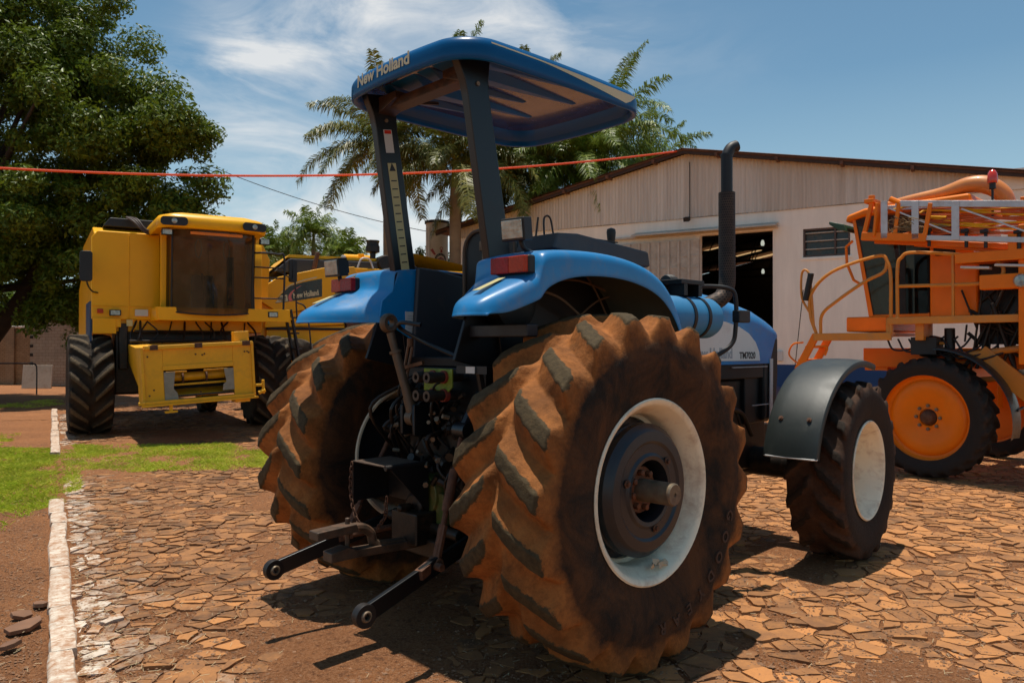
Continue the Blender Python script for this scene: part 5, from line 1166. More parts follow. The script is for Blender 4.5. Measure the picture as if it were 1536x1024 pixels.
# hoses above the tank edge
mb=MB()
for k in range(3): mb.tube(crom([(.95+k*.03,.2,4.05),(.85+k*.03,.45,3.98-k*.02),(.72,.55,3.80-k*.03),(.5,.5,3.74)]),.022,7)
mb.build('hose_bundle',mat('dull_rubber_hose',(.06,.035,.025),.6),HA)
# mirrors, rails and ladder
mb=MB(); mb.tube(crom([(1.5,.42,2.60),(1.60,.6,2.62),(1.68,.7,2.75),(1.70,.7,3.0)]),.014,7); mb.build('mirror_arm',K['ink'],HA)
mb=MB(); mb.prism([(a,b) for a,b in rrect(.10,.27,.05)],'Y',-.03,.03); mm=mb.build('wing_mirror',K['plastic'],HA,bevel=.01); mm.location=(1.70,.72,3.05)
mm2=mm.copy(); COL.objects.link(mm2); mm2.location=(-1.86,1.1,3.12); mm2.scale=(.8,1,.85)
mb=MB(); z0,z1=2.2,3.42
mb.tube(crom([(-1.10,1.15,z0),(-1.08,1.15,z1-.1),(-1.15,1.15,z1),(-1.55,1.15,z1),(-1.68,1.15,z1-.1),(-1.66,1.15,z0)],5),.02,8)
for z in(2.55,2.95,3.15): mb.rod((-1.1,1.15,z),(-1.66,1.15,z),.015,7)
mb.tube(crom([(-1.55,1.15,3.1),(-1.75,1.15,3.0),(-1.85,1.15,2.95),(-1.86,1.12,3.35)],5),.014,7); mb.rod((-1.95,1.1,2.1),(-1.9,1.1,3.0),.016,7)
mb.build('handrail',K['ink'],HA)
mb=MB(); 
for y in(.75,1.15): mb.bar((-1.80,y,2.35),(-2.05,y,.98),.035,.12)
for k in range(5): t=k/4.2; mb.bb(-1.84-.25*t-.08,-1.84-.25*t+.05,.75,1.15,2.2-1.3*t-.02,2.2-1.3*t+.01)
mb.tube(crom([(-1.9,1.2,2.5),(-2.1,1.25,2.3),(-2.2,1.25,1.2),(-2.1,1.2,1.0)],5),.016,7); mb.build('ladder',K['ink'],HA,bevel=.004)
# under-body darkness: axle, engine frame, straw walker housing
mb=MB(); mb.bb(-1.2,1.2,-.5,.3,.75,2.05); mb.rod((-1.3,0,.93),(1.3,0,.93),.22,16); mb.bb(-.9,.9,-5.0,-.5,1.1,2.0); mb.bb(-1.2,1.2,-4.0,-3.8,.5,.7); mb.bb(1.0,1.15,.3,.42,1.2,2.05); mb.build('chassis',K['oily'],HA,bevel=.02)
mb=MB(); R=random.Random(5)
for k in range(14):
    x=R.uniform(-1.5,1.3); mb.tube(crom([(x,.35,2.1),(x+R.uniform(-.2,.2),.6,1.8+R.uniform(-.1,.1)),(x+R.uniform(-.3,.3),.5,1.5),(x+R.uniform(-.3,.3),.3,1.2)],5),R.choice((.014,.02)),6)
mb.rod((-.9,.5,1.9),(.9,.5,1.9),.03,8); mb.rod((-.95,.7,1.72),(1.0,.7,1.72),.025,8); mb.build('hydraulic_lines',K['oily'],HA)
# feeder house, a little tilted sideways
FT=Matrix.Translation((.12,2.6,1.215))@Matrix.Rotation(.055,4,'Y')@Matrix.Diagonal((.87,1,.88,1))
def fb(fn,name,m,par=None,bevel=.008):
    q=MB(); q.T=FT; fn(q); return q.build(name,m,par or HA,bevel=bevel)
def f1(q):
    q.bb(-1.0,-.62,-.06,.0,-.52,.47); q.bb(.64,1.0,-.06,.0,-.52,.47); q.bb(-.62,.64,-.06,0,.12,.47)
    q.prism([(.47,-.02),(.53,-.10),(.53,-.3),(.47,-.4)],'X',-1,1) if False else q.bb(-1.0,.95,-.16,.06,.45,.52)
    q.bb(-1.02,-.97,-.55,.03,-.55,.5); q.bb(.97,1.02,-.55,.03,-.55,.5); q.bb(-1.0,1.0,-.1,.08,-.56,-.50); q.bb(-.62,.66,-.0,.02,.05,.14)
fh=fb(f1,'feeder_house',K['yellow2'])
def f2(q):
    q.prism([(-.2,.42),(-2.2,.52),(-2.3,.2),(-.2,-.48)],'X',-.98,-.90); q.prism([(-.2,.42),(-2.2,.52),(-2.3,.2),(-.2,-.48)],'X',.90,.98); q.prism([(-.2,.45),(-2.2,.56),(-2.2,.50),(-.2,.40)],'X',-.98,.98); q.prism([(-.2,-.44),(-2.3,.24),(-2.3,.19),(-.2,-.49)],'X',-.98,.98)
fb(f2,'feeder_casing',K['yellow2'],fh)
def f3(q):
    q.bb(-.62,.64,-.55,-.5,-.5,.12); q.bb(-.62,.64,-.5,0,-.46,-.44)
fb(f3,'feeder_throat',K['cabdark'],fh)
def f4(q):
    q.rod((-.62,-.28,-.10),(.62,-.28,-.10),.085,14); q.bb(-.55,-.10,-.2,-.16,-.02,.02); q.bb(.20,.58,-.2,-.16,-.02,.02); q.bb(-.6,.6,-.2,-.16,-.26,-.22)
fb(f4,'feeder_drum',K['yellow2'],fh)
def f5(q):
    for x in(-.55,-.15,.28):
        q.lathe([(-.015,.06),(-.015,.14),(.015,.14),(.015,.06)],c=(x,-.26,-.12),n=16,closed=True)
fb(f5,'feeder_chain',K['rust'],fh,.002)
def f6(q):
    q.prism([(-.62,-.40),(-.40,-.40),(-.42,-.28),(-.48,-.24),(-.44,.02),(-.62,.02)],'Y',.002,.008)
def f6b(q):
    q.prism([(.64,-.50),(.40,-.50),(.42,-.38),(.48,-.30),(.44,.02),(.64,.02)],'Y',.002,.008)
K['wornplate']=mat('worn_grey_plate',(.30,.27,.21),.5,var=.3,scale=12)
fb(f6b,'worn_plate',K['wornplate'],fh,.001)
fb(f6,'worn_plate',K['wornplate'],fh,.001)
def f7(q):
    q.bb(-1.05,1.05,.02,.10,-.60,-.56); q.bb(.52,.58,0,.06,-.72,-.58); q.bb(.44,.66,-.02,.08,-.74,-.70); q.bb(-.9,-.62,-.3,.04,-.66,-.54); q.bar((-1.02,.05,-.35),(-1.12,.12,-.35),.05); q.rod((-1.15,.1,-.25),(-1.15,.1,-.52),.03,8); q.rod((-1.05,.1,-.5),(-1.18,.12,-.45),.04,8); q.bb(-.70,-.98,-.35,-.12,.52,.72); q.bb(1.0,1.1,.0,.1,-.56,-.50)
fb(f7,'coupling_frame',K['yellow2'],fh)
def f8(q):
    for x in(.82,.0,-.06,.06,-.1,-.93,-.9,.9,.9,-.85): q.lathe([(0,0),(0,.018),(.012,.014),(.012,0)],c=(x,.0,R.choice((-.40,.3,.32,-.3))),ax='Y',n=8)
fb(f8,'bolt_heads',K['rust'],fh,0)
def f9(q): q.bb(-.06,.08,-.165,.065,.44,.53); q.bb(-.95,-.80,-.165,.065,.44,.53); q.bb(.72,.86,-.165,.065,.44,.53)
fb(f9,'rust_notch',K['rust'],fh,.003)
# ---- second harvester: long body seen from its left side (negative x)
def hb(fn,name,m,par=None,bevel=.015,**k):
    q=MB(); fn(q); return q.build(name,m,par or HB,bevel=bevel,**k)
hb(lambda q:(q.prism([(2.35,2.65),(2.30,2.95),(1.95,3.20),(.95,3.45),(.66,3.47),(.66,2.80),(1.2,2.50),(1.9,2.35)],'X',-1.50,-1.30)),'side_panel',K['yellow'])
hb(lambda q:(q.prism([(2.3,1.4),(2.3,2.70),(1.95,3.18),(.2,3.50),(-.8,3.50),(-3.4,3.42),(-4.6,2.9),(-4.9,1.6),(-3,1.4)],'X',-1.32,1.4)),'body',K['yellow'])
hb(lambda q:(q.prism([(2.25,2.05),(2.2,2.36),(.5,2.50),(.45,2.14)],'X',-1.46,-1.3),q.prism([(2.2,1.38),(2.2,2.0),(.42,2.12),(.42,1.38)],'X',-1.42,-1.3)),'lower_panel',K['yellow'])
hb(lambda q:(q.bb(-1.44,-1.30,.42,2.2,2.0,2.06),q.bb(-1.48,-1.43,2.2,-.2,2.0,2.03)) and None,'dark_seam',K['ink'])
hb(lambda q:(q.prism([(.64,2.8),(.66,3.47),(.2,3.52),(.0,3.1),(.1,2.3),(.5,2.2)],'X',-1.44,-1.25)),'corner_panel',K['yellow2'])
tank=hb(lambda q:(q.prism([(2.0,3.35),(1.65,3.66),(-.6,3.68),(-.6,3.3)],'X',-1.2,1.2)),'grain_tank',K['slate'])
hb(lambda q:(q.prism([(2.06,3.38),(1.68,3.70),(-.5,3.72),(-.5,3.78),(1.64,3.77),(1.98,3.44)],'X',-1.05,1.22)),'tank_rim',K['yellow'],tank)
hb(lambda q:(q.bb(-1.1,-.2,-.6,-.1,3.45,3.66),q.tube(crom([(-1.2,.2,3.5),(-1.15,.1,3.62),(-1.1,-.4,3.65),(-1.2,-.5,3.45)]),.03,7)),'engine_deck',K['oily'])
ex2=hb(lambda q:(q.tube([(-1.2,1.10,3.42),(-1.2,1.06,3.62),(-1.2,1.0,3.84)],[.06,.055,.05],12)),'exhaust_pipe',K['rust'],ang=60)
hb(lambda q:(q.rod((-.9,-.40,3.5),(-.9,-.40,3.95),.07,14),q.lathe([(3.93,.10),(3.95,.17),(4.10,.17),(4.12,.15),(4.20,.15),(4.20,.165),(4.24,.165),(4.25,.0)],c=(-.9,-.40,0),ax='Z',n=24)),'air_intake_stack',K['oily'])
hb(lambda q:(q.lathe([(-1.3,0),(-1.3,.18),(-1.22,.20),(-.75,.20),(-.7,.16),(-.7,0)],c=(0,-.62,3.66),n=26)),'air_filter_drum',K['oily'])
hb(lambda q:(q.rod((-.4,.2,3.84),(-.4,-.55,3.84),.09,14),q.bb(-.5,-.3,-.3,-.15,3.6,3.95)),'unloading_tube',K['yellow'])
hb(lambda q:q.bb(-1.25,-1.15,.35,.45,3.6,3.80),'roof_marker',K['paper'])
hb(lambda q:(q.prism([(-1.7,3.3),(-1.0,3.62),(-.9,4.0),(-.75,4.0),(-.7,3.5),(-3.5,3.55),(-5,3.5),(-5,3.3)],'X',-1.30,-1.22)),'rear_hood_edge',K['yellow'])
hb(lambda q:(q.prism([(-.3,2.7),(-.25,3.42),(-1.2,3.48),(-4.6,3.3),(-4.6,2.4)],'X',-1.36,-1.3)),'rear_grille',K['slate'])
hb(lambda q:(q.tube(crom([(-1.35,.1,3.5),(-1.35,0,3.72),(-1.3,-.2,3.72),(-1.3,-.3,3.5)]),.025,7)),'grab_rail',K['alu'])
hb(lambda q:(q.bb(-1.5,-.9,.1,.4,1.5,2.3),q.prism([(.05,2.0),(.1,2.5),(-.25,2.45),(-.2,1.8)],'X',-1.6,-1.4)),'hitch_bracket',K['rust'])
# decal
XD=-1.503
dc=hb(lambda q:(q.prism([(2.02,2.60),(1.90,2.80),(1.70,3.00),(1.40,3.10),(.97,3.20),(.97,2.78),(1.5,2.68)],'X',XD,-1.49)),'side_decal',mat('black_gold_decal',(.035,.028,.012),.25,var=.8,scale=3,bump=0),bevel=0)
def swoosh(o0,o1,name,m,dx):
    q=MB(); L=[(2.06,2.56),(1.93,2.80),(1.72,2.99),(1.42,3.12),(1.10,3.21)]
    L=[Vector((0,a,b)) for a,b in L]; C_=crom(L,5); V=[];
    for p in C_: V+=[(XD-dx,p.y-o0*.5,p.z+o0),(XD-dx,p.y-o1*.5,p.z+o1)]
    q.add(V,[(2*i,2*i+1,2*i+3,2*i+2) for i in range(len(C_)-1)]); q.build(name,m,dc,recalc=False)
swoosh(.0,.03,'swoosh',K['creamdecal'],.004)
q=MB(); C_=crom([Vector((0,a,b)) for a,b in((1.68,2.66),(1.70,2.78),(1.62,2.90),(1.45,3.02))],5); V=[]
for i,p in enumerate(C_): w=.075*(1-i/len(C_))+.01; V+=[(XD-.005,p.y-w*.5,p.z),(XD-.005,p.y+w*.5,p.z)]
q.add(V,[(2*i,2*i+1,2*i+3,2*i+2) for i in range(len(C_)-1)]); q.build('red_swoosh',K['red2'],dc,recalc=False)
q=MB(); q.prism([(2.02,2.61),(1.90,2.78),(1.76,2.80),(1.74,2.66)],'X',XD-.004,XD-.001); q.build('number_patch',K['creamdecal'],dc)
lettering('TC57',.13,K['ink'],dc,(XD-.008,1.96,2.645),(0,-1,.12),(0,.12,1),extrude=.001,bold=.003,sx=.62)
lettering('New Holland',.175,K['creamdecal'],dc,(XD-.008,1.62,2.72),(0,-1,.17),(0,.17,1),extrude=.001,bold=.006,sx=.62)
lettering('HYDRO',.07,K['ink'],HB,(-1.43,.95,1.66),(0,-1,0),(0,0,1),extrude=.001,bold=.003)
t2=harv_wheel(HB,-1.5,1.7,.90,.66,.42,-1,'front_wheel',ht); harv_wheel(HB,1.5,1.7,.90,.66,.42,1,'front_wheel',ht); harv_wheel(HB,-1.15,-3.4,.58,.38,.30,-1,'rear_wheel',st_); harv_wheel(HB,1.15,-3.4,.58,.38,.30,1,'rear_wheel',st_)
hb(lambda q:(q.bb(-1.1,1.1,-3.6,2.0,.7,1.45)),'chassis',K['oily'])
# ------------------------------------------------------------------ orange self-propelled sprayer (forward to the left, near side negative x)
SP=empty('crop_sprayer',(5.24,9.45,0),-math.atan2(-.7,.714)); tag(SP,'orange self propelled crop sprayer with folded aluminium booms at the right edge','sprayer')
def sb(fn,name,m,par=None,bevel=.008,**k):
    q=MB(); fn(q); return q.build(name,m,par or SP,bevel=bevel,**k)
def s_wheel(x,y,side,rz,ty=None):
    e=wheel_empty('wheel',SP,(x,y,.745),rz)
    if ty is None: ty=tyre('tyre',.745,.34,.535,26,.028,K['tyre_spray'],e,per=18,npf=22,w0=.016,w1=.02,flank=.02,k=.22)
    else: t=ty.copy(); COL.objects.link(t); t.parent=e
    r=.545
    q=MB(); q.lathe([(.125,r-.012),(.13,r+.002),(.118,r+.006),(.105,r-.004),(.10,r-.03),(.07,r-.045),(.06,r-.075),(.085,r-.10),(.095,r-.15),(.088,r-.25),(.06,r-.33),(.045,.14),(.05,.11),(.03,.10),(.03,0)],n=64,caps=False)
    q.lathe([(-.13,r-.012),(-.13,r+.004),(-.11,r-.004),(-.09,r-.03),(.03,r-.06),(.03,r-.08),(-.12,r-.05)],n=48,closed=True); q.lathe([(-.02,0),(-.02,r-.06),(.0,r-.06),(.0,0)],n=32)
    o=q.build('rim',K['orange'],e,ang=35); o.scale=(side,1,1)
    q=MB(); q.lathe([(.03,.10),(.06,.085),(.10,.075),(.115,.05),(.12,0)],n=20); o=q.build('hub_cap',K['rust'],e); o.scale=(side,1,1)
    for k in range(8):
        q=MB(); a=2*PI*k/8; q.lathe([(.04,0),(.04,.022),(.07,.02),(.075,.0)],c=(0,.145*math.cos(a),.145*math.sin(a)),n=8); o=q.build('wheel_nut',K['steel'],e); o.scale=(side,1,1)
    return ty
sw=s_wheel(0,.06,-1,-.16); s_wheel(2.6,0,1,-.16,sw); s_wheel(0,-3.4,-1,0,sw); s_wheel(2.6,-3.4,1,0,sw)
# frame, legs, axle
sb(lambda q:(q.bb(.35,.60,-3.8,1.0,1.35,1.60),q.bb(2.0,2.25,-3.8,1.0,1.35,1.60),q.bb(.2,2.4,-.35,-.1,1.2,1.45),q.bb(.3,.6,-.2,.2,.75,1.45),q.bb(.18,.34,-.10,.10,.62,.86),q.bb(2.0,2.3,-.2,.2,.75,1.45),q.bb(.3,.6,-3.6,-3.2,.75,1.45),q.bb(2,2.3,-3.6,-3.2,.75,1.45),q.bb(.4,2.2,.7,1.0,1.3,1.55)),'chassis',K['orange'])
sb(lambda q:(q.rod((.12,-.2,1.5),(.12,-1.0,1.62),.04,10),q.rod((.2,-.25,1.2),(.2,-1.1,1.28),.035,10),q.bar((.1,-.45,1.55),(.1,-1.0,1.05),.05,.22),q.rod((.1,.30,1.68),(.1,-.1,1.66),.02,8)),'steering_rod',K['orangerail'])
sb(lambda q:(q.rod((.15,-.12,1.25),(.15,-.12,1.85),.06,16),q.lathe([(-.12,.12),(-.05,.14),(.05,.14),(.12,.12)],c=(.15,.10,1.62),ax='Y',n=18),q.bb(-.02,.25,-.02,.28,1.52,1.74)),'air_spring',K['plastic'])
sb(lambda q:[q.tube(crom([(.1,.6-k*.13,1.72),(.05,.5-k*.15,1.58-.02*k),(.12,.3-k*.18,1.6),(.2,.1-k*.15,1.75)]),.014,6) for k in range(7)],'hose_bundle',K['ink'])
sb(lambda q:(q.bb(.3,2.2,-2.6,-1.2,1.65,2.9)),'tank',K['orange'],bevel=.12)
sb(lambda q:(q.bb(.25,2.2,-1.15,-.42,1.65,2.65)),'engine_bay',K['oily'])
sb(lambda q:[q.rod((R.uniform(.1,.25),R.uniform(-1.0,-.3),R.uniform(1.1,2.5)),(R.uniform(.1,.3),R.uniform(-1.1,-.2),R.uniform(1.1,2.5)),R.uniform(.01,.025),7) for k in range(26)],'engine_pipework',K['oily'])
# platforms
sb(lambda q:(q.bb(-.18,.9,.50,1.42,1.76,1.80),q.bb(-.2,-.16,.45,1.45,1.70,1.80)),'entry_platform',K['orangerail'])
sb(lambda q:(q.bb(-.18,.3,-1.05,.48,1.94,1.98),q.bb(-.2,-.16,-1.05,.50,1.90,1.99),q.bb(-.18,-.1,.45,.52,1.74,1.98),q.bb(-.1,.25,.1,.2,1.7,1.94)),'side_walkway',K['orangerail'])
sb(lambda q:(q.bb(.15,1.7,.62,1.15,1.82,2.02)),'cab_base',K['orange'],bevel=.02)
# handrails
def rail(pts,r=.022,n=6,name='handrail'): sb(lambda q:q.tube(crom(pts,n),r,9),name,K['orangerail'],bevel=0)
x=-.17
rail([(x,1.42,1.80),(x,1.50,2.05),(x,1.48,2.35),(x,1.20,2.62),(x,.62,2.78),(x,.50,2.70),(x,.46,2.5),(x,.46,2.1),(x,.46,1.78)])
rail([(x,1.36,1.80),(x,1.34,2.05),(x,1.15,2.22),(x,.80,2.45),(x,.55,2.57),(x,.50,2.70)])
rail([(x,1.52,2.1),(x,1.62,2.3),(x,1.62,2.62),(x,1.55,2.66),(x,1.50,2.5),(x,1.45,1.85)],.016)
rail([(x,.38,1.95),(x,.38,2.6),(x,.33,2.74),(x,.2,2.79),(x,-.3,2.72),(x,-.62,2.66),(x,-.76,2.55),(x,-.74,2.42),(x,-.55,2.36),(x,.38,2.38)])
sb(lambda q:(q.bar((x,-.25,1.95),(x,-.25,2.72),.05,.03)),'rail_post',K['orangerail'])
sb(lambda q:(q.rod((x-.02,1.56,2.25),(x-.02,1.48,2.62),.04,10)),'mirror_mount',K['plastic'])
sb(lambda q:(q.rod((x,1.60,2.4),(x,1.72,1.35),.006,5)),'stay_rope',K['ink'],bevel=0)
# ladder at the front corner
sb(lambda q:(q.bar((x,1.42,1.78),(x,1.68,1.30),.04,.10),q.bar((x+.45,1.42,1.78),(x+.45,1.68,1.30),.04,.10),q.bb(x,x+.45,1.50,1.58,1.60,1.63),q.bb(x,x+.45,1.60,1.68,1.42,1.45),q.tube(crom([(x,1.62,1.35),(x,1.80,1.50),(x,1.75,1.65),(x,1.6,1.68)]),.014,7),q.tube(crom([(x,1.30,1.5),(x,1.28,1.62),(x,1.5,1.62)]),.014,7)),'ladder',K['orange'])
# cab: glass box leaning forward, orange rear quarter
CX0,CX1=.18,1.65
cb=sb(lambda q:(q.prism([(.12,1.98),(.12,3.30),(-.30,3.32),(-.42,2.7),(-.42,1.98)],'X',CX0,CX1)),'cab',K['orange'],bevel=.03)
sb(lambda q:(q.prism([(.86,2.02),(1.08,3.38),(1.04,3.40),(.80,2.02)],'X',CX0-.01,CX0+.05),q.prism([(.86,2.02),(1.08,3.38),(1.04,3.40),(.80,2.02)],'X',CX1-.05,CX1),q.bb(CX0,CX1,.12,.86,1.98,2.05),q.tube([(CX0-.02,.95,2.45),(CX0-.02,1.05,2.52),(CX0-.02,1.14,2.75),(CX0-.02,1.15,2.98),(CX0-.02,1.06,3.05)],.02,8)),'cab_frame',K['orange'],cb)
sb(lambda q:q.add([(CX0,.84,2.04),(CX0,.14,2.04),(CX0,.14,3.3),(CX0,1.05,3.38)],[(0,1,2,3)]),'side_window',K['clearglass'],cb,bevel=0,recalc=False)
sb(lambda q:q.add([(CX0,.86,2.04),(CX0,1.08,3.38),(CX1,1.08,3.38),(CX1,.86,2.04)],[(0,1,2,3)]),'windscreen',K['clearglass'],cb,bevel=0,recalc=False)
sb(lambda q:(q.add([(CX1,.84,2.04),(CX1,.14,2.04),(CX1,.14,3.3),(CX1,1.05,3.38)],[(0,1,2,3)])),'side_window',K['clearglass'],cb,bevel=0,recalc=False)
sb(lambda q:(q.bb(.5,1.3,.14,.4,2.05,2.9),q.bb(CX0+.04,CX1-.04,.13,.16,2.05,3.2),q.bb(.7,1.1,.6,.75,2.05,2.7),q.bb(CX0-.005,CX0+.02,.40,.47,2.05,3.28)),'seat_and_console',K['cabdark'],cb)
sb(lambda q:(q.prism([(a-.05,b+2.42) for a,b in rrect(.0,.0,.0)] if False else [(.30,2.25),(.22,2.25),(.21,2.60),(.29,2.62)],'X',.6,.61)),'blue_notice',mat('blue_notice',(.10,.22,.36),.4,bump=0),cb,bevel=0)
sb(lambda q:(q.prism([(a-.13,b+2.98) for a,b in rrect(.20,.22,.05)],'X',CX0-.012,CX0+.01)),'rear_quarter_window',K['cabdark'],cb)
sb(lambda q:(q.prism([(1.16,3.30),(1.14,3.40),(.9,3.47),(-.35,3.50),(-.38,3.36),(.9,3.36)],'X',CX0-.05,CX1+.05)),'cab_roof',K['orange'],cb,bevel=.04)
sb(lambda q:(q.prism([(1.16,3.28),(1.36,3.34),(1.36,3.30),(1.25,3.22),(1.12,3.18)],'X',.1,.5)),'green_lamp_cover',mat('dark_green_cover',(.02,.07,.03),.5),cb)
# roof duct and beacon
sb(lambda q:q.tube(crom([(.35,1.0,3.44),(.3,.5,3.52),(.28,0,3.56),(.28,-.30,3.62),(.30,-.50,3.59),(.35,-.66,3.45),(.4,-.72,3.2)],6),[.04,.055,.075,.10,.11,.10,.08],20),'air_duct',mat('pale_orange_duct',(.70,.24,.05),.4,var=.12,dust=(.5,.3,.16),damt=.3,bump=.03,coat=.3),bevel=0,ang=60)  # duct has a paler, dustier orange of its own
bk=sb(lambda q:(q.rod((.1,-.60,3.15),(.1,-.60,3.56),.014,8),q.rod((.1,-.60,3.50),(.1,-.60,3.58),.035,12)),'beacon_stem',K['plastic'],bevel=0)
sb(lambda q:q.lathe([(3.57,.05),(3.60,.058),(3.68,.05),(3.72,.03),(3.735,0)],c=(.1,-.60,0),ax='Z',n=22),'beacon',K['red2'],bk,bevel=0,ang=50)
# rear mast
sb(lambda q:(q.bb(-.25,.05,-1.35,-.93,1.42,3.0),q.bb(-.3,.1,-.93,-.84,2.7,2.9),q.bb(-.28,-.1,-.95,-.55,2.28,2.45)),'boom_mast',K['orange'],bevel=.012)
sb(lambda q:q.lathe([(0,0),(0,.07),(-.03,.075),(-.045,.06),(-.05,0)],c=(-.28,-.97,2.36),n=20),'work_light',K['lens'],bevel=0)
# folded boom: an aluminium truss lying along the side, front end in an orange cage
y0,y1=.74,-5.0; xb=-.30
def zt(y): return 3.45-(0.74-y)*.135
def zb(y): return 3.03-(0.74-y)*.125
bm=sb(lambda q:(q.bar((xb,.35,zt(.35)),(xb,y1,zt(y1)),.05,.075),q.bar((xb,.05,zb(.05)),(xb,y1,zb(y1)),.05,.06),q.bar((xb+.38,.7,zt(.7)),(xb+.38,y1,zt(y1)),.04,.05),q.bar((xb+.38,.7,zb(.7)),(xb+.38,y1,zb(y1)),.04,.05)),'boom_truss',K['alu'],bevel=.004)
for k,yy in enumerate((.48,.12,-.32,-1.15,-2.0,-2.9,-3.8,-4.7)):
    sb(lambda q:q.bar((xb-.03,yy,zb(yy)-.02),(xb-.03,yy,zt(yy)+.03),.08,.02,up=(1,0,0)),'boom_upright',K['alu'],bm,bevel=.003)
for a,b in((.42,-.28),(-.38,-1.1),(-1.2,-1.95),(-2.05,-2.85),(-2.95,-3.75)):
    sb(lambda q:q.bar((xb,a,zt(a)-.06),(xb,b,zb(b)+.06),.02,.045,up=(1,0,0)),'boom_brace',K['alu'],bm,bevel=.003)
    sb(lambda q:q.bar((xb+.38,b,zt(b)-.06),(xb+.38,a,zb(a)+.06),.02,.04,up=(1,0,0)),'boom_brace',K['orange'],bm,bevel=.003)
cg=sb(lambda q:(q.bar((xb,.74,zb(.74)),(xb,.64,zt(.74)),.05,.05),q.bar((xb,.60,zb(.6)),(xb,.56,zt(.6)),.03,.13,up=(1,0,0)),q.bar((xb-.02,.36,zb(.36)),(xb-.02,.31,zt(.36)),.03,.045),q.bar((xb-.02,.02,zb(.02)),(xb-.02,-.05,zt(.0)),.03,.05),q.bar((xb,.76,zb(.76)),(xb,.0,zb(0)),.08,.10),q.bb(xb-.05,xb+.4,.60,.72,zt(.7),zt(.7)+.05),q.rod((xb,.64,3.44),(xb,.64,3.54),.04,10),q.rod((xb,.30,3.40),(xb,.42,3.47),.035,10),q.bar((xb+.35,.7,zb(.7)),(xb+.35,.65,zt(.7)),.05,.05)),'boom_end_cage',K['orange'],bm,bevel=.006)
sb(lambda q:(q.bar((xb+.15,.66,2.98),(xb+.15,-1.3,2.70),.05,.07),q.bar((xb+.2,.2,2.90),(xb+.2,-1.4,2.62),.06,.06),q.bb(xb+.0,xb+.3,-1.0,-.3,2.60,2.72),q.bb(xb+.4,xb+.7,-.4,-.2,2.7,3.4),q.bb(xb+.3,xb+.6,-1.3,-.9,2.9,3.35)),'boom_cradle',K['orange'],bm)
for k in range(12):
    z=3.32-k*.028; sb(lambda q:q.tube(crom([(xb+.06+.03*(k%3),.40-.1*k,z+.02),(xb+.10,0,z+.05-.04*(k%3)),(xb+.05,-.5,z-.10+.06*(k%2)),(xb+.12,-.95,z-.12),(xb+.08,-1.6,z-.2)]),.014,8),'spray_hose',K['hose'] if k%3 else K['yellow2'],bm,bevel=0)
for yy in(-.02,-.42,-.62,-.95,-1.25): sb(lambda q:(q.rod((xb+.02,yy,zb(yy)+.02),(xb+.02,yy,zb(yy)+.12),.018,8),q.rod((xb-.0,yy-.03,zb(yy)+.09),(xb-.0,yy+.05,zb(yy)+.09),.022,8),q.rod((xb+.02,yy,zb(yy)-.1),(xb+.02,yy,zb(yy)),.02,8)),'spray_nozzle',K['ink'],bm,bevel=0)
sb(lambda q:[q.tube(crom([(xb+.02,.50-.03*k,zb(.4)+.06),(xb-.02+R.uniform(-.04,.06),.30+R.uniform(-.15,.15),zb(.3)+.10+R.uniform(0,.18)),(xb+.02,.05+R.uniform(-.05,.1),zb(.1)+.07)],5),.004,4) for k in range(26)],'straw_bundle',mat('straw_tuft',(.30,.20,.09),.8),bm,bevel=0)
sb(lambda q:[q.bar((xb+.1,yy,2.56),(xb+.1,yy-.3,2.53),.14,.03) for yy in(-.35,-.7)],'torn_strip',K['paper'],bm)
# curved rubber mudguard behind the near wheel
rings=[]
for k in range(22):
    a=math.radians(88-(-1)*0-k*(88+8)/21) ; a=math.radians(92+k*(100)/21); r=.86
    yy=r*math.cos(a); zz=.745+r*math.sin(a)
    rings.append([(-.20,yy*1.0,zz-.02),(-.19,yy,zz),(0,yy*1.01,zz+.012),(.19,yy,zz),(.20,yy,zz-.02),(0,yy*.985,zz-.01)])
q=MB(); q.loft(rings); q.build('mudguard',K['fender'],SP,ang=60)
sb(lambda q:(q.bar((.3,-.86,.9),(.0,-.86,.88),.03),q.rod((.25,-.1,1.45),(.0,-.05,1.60),.02,8)),'mudguard_stay',K['ink'])
sb(lambda q:q.box((.095,-.62,1.36),(.004,.10,.10),rot=(.5,0,0)),'yellow_label',K['yellowtag'],bevel=0)
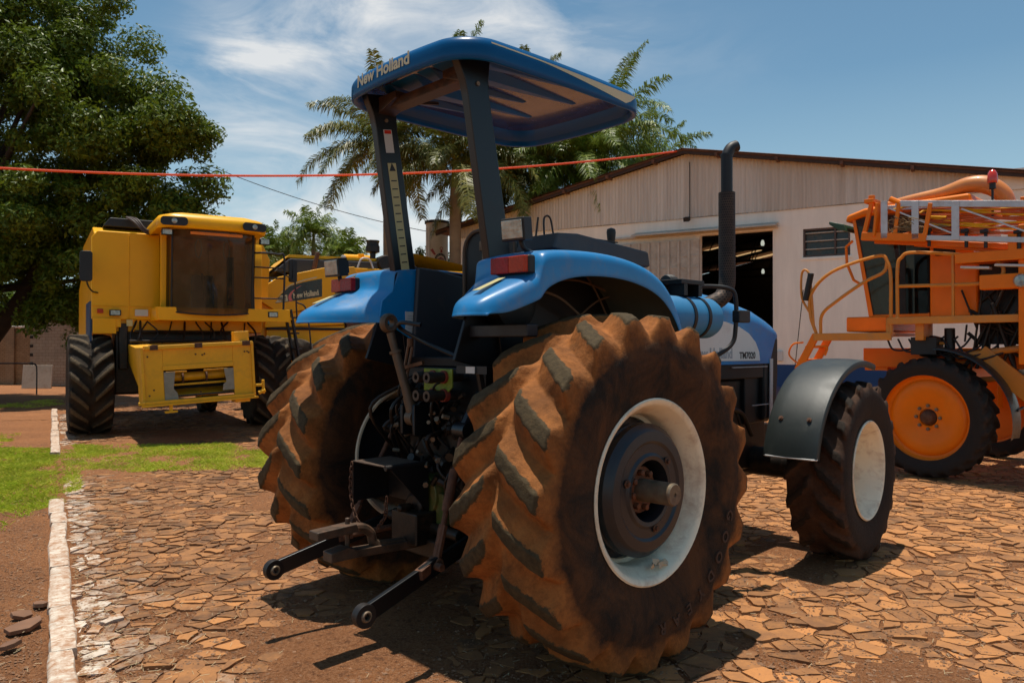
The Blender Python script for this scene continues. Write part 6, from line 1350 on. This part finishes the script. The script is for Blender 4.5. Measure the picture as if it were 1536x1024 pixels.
# ------------------------------------------------------------------ light, sky, camera
SUN_EL, SUN_AZ = 84.5, 0   # almost overhead, a little behind the machines
sunv=Vector((-.05,.085,1)).normalized()
sl=bpy.data.lights.new('sun','SUN'); sl.energy=5.0; sl.angle=math.radians(.53); sl.color=(1,.93,.82)
so=bpy.data.objects.new('sun',sl); COL.objects.link(so); so.rotation_euler=sunv.to_track_quat('Z','Y').to_euler()
W=bpy.data.worlds.new('World'); SC.world=W; W.use_nodes=True; nt=W.node_tree; N=NT(nt)
bg=nt.nodes['Background']
sky=N.n('ShaderNodeTexSky',sky_type='NISHITA'); sky.sun_disc=False
sky.sun_elevation=math.asin(sunv.z); sky.sun_rotation=math.atan2(sunv.x,sunv.y); sky.altitude=500; sky.air_density=1.0; sky.dust_density=.6; sky.ozone_density=1.8
def gauss(cx,cy,cz,sx,sz,rot=0):
    """soft patch of sky around a direction (on the unit sphere), elongated"""
    d=Vector((cx,cy,cz)).normalized(); m=N.n('ShaderNodeVectorMath',operation='SUBTRACT'); N.l(N.co('Generated'),m.inputs[0]); m.inputs[1].default_value=d
    r=Vector((d.y,-d.x,0)).normalized(); u=r.cross(d)
    if rot: r,u=r*math.cos(rot)+u*math.sin(rot),u*math.cos(rot)-r*math.sin(rot)
    outs=[]
    for ax,s in((r,sx),(u,sz)):
        q=N.n('ShaderNodeVectorMath',operation='DOT_PRODUCT'); N.l(m.outputs[0],q.inputs[0]); q.inputs[1].default_value=ax/s
        outs.append(N.math('POWER',N.math('ABSOLUTE',q.outputs['Value']),2.0))
    return N.math('POWER',2.718,N.math('MULTIPLY',N.math('ADD',*outs),-1.0))
def addall(l):
    a=l[0]
    for b in l[1:]: a=N.math('ADD',a,b)
    return a
mp=N.n('ShaderNodeMapping'); N.l(N.co('Generated'),mp.inputs[0]); mp.inputs['Rotation'].default_value=(0,-.22,0); mp.inputs['Scale'].default_value=(2.2,1.2,6.0); mp.inputs['Location'].default_value=(.55,.2,.35)
nz=N.noise(2.3,12,.60,vec=mp.outputs[0],dist=.9)
nz2=N.noise(1.6,10,.6,vec=mp.outputs[0],dist=.6)
mask=addall([gauss(-.30,1,.355,.14,.040,.25),gauss(-.36,1,.40,.05,.05,.9),gauss(-.01,1,.43,.18,.045,-.15),gauss(-.20,1,.46,.10,.04,.4),gauss(-.20,1,.17,.20,.055),gauss(-.05,1,.12,.26,.05),gauss(-.3,1,.27,.10,.03)])
fac=N.math('MULTIPLY',N.ramp(nz,[(.40,0),(.74,1)]),mask,True)
fac=N.math('ADD',fac,N.math('MULTIPLY',N.math('MULTIPLY',mask,N.ramp(nz2,[(.38,0),(.70,1)])),.50),True)
fac=N.math('MULTIPLY',fac,.78)
tint=N.mix(1.0,sky.outputs[0],(.78,.95,.865),'MULTIPLY')
sx=N.n('ShaderNodeSeparateXYZ'); N.l(N.co('Generated'),sx.inputs[0]); hz=N.ramp(sx.outputs['Z'],[(.0,.8),(.12,.45),(.32,.0)])
tint=N.mix(hz,tint,(3.9,5.0,5.4))
c=N.mix(fac,tint,(7.2,7.1,6.9)); N.l(c,bg.inputs['Color']); bg.inputs['Strength'].default_value=.125
cam=bpy.data.cameras.new('camera'); co=bpy.data.objects.new('camera',cam); COL.objects.link(co); SC.camera=co
cam.sensor_width=36; cam.lens=36*1144.9/1536; cam.clip_end=2000; cam.clip_start=.05
co.location=(0,0,1.622); co.rotation_euler=(PI/2+math.atan((519.6-512)/1144.9),0,0)
cam.dof.use_dof=True; cam.dof.focus_distance=4.4; cam.dof.aperture_fstop=7
SC.view_settings.view_transform='Standard'; SC.view_settings.look='None'; SC.view_settings.exposure=0; SC.view_settings.gamma=1
SC.render.engine='CYCLES'; SC.cycles.use_denoising=True; SC.cycles.max_bounces=6; SC.cycles.transparent_max_bounces=12
SC.render.resolution_x=1024; SC.render.resolution_y=682
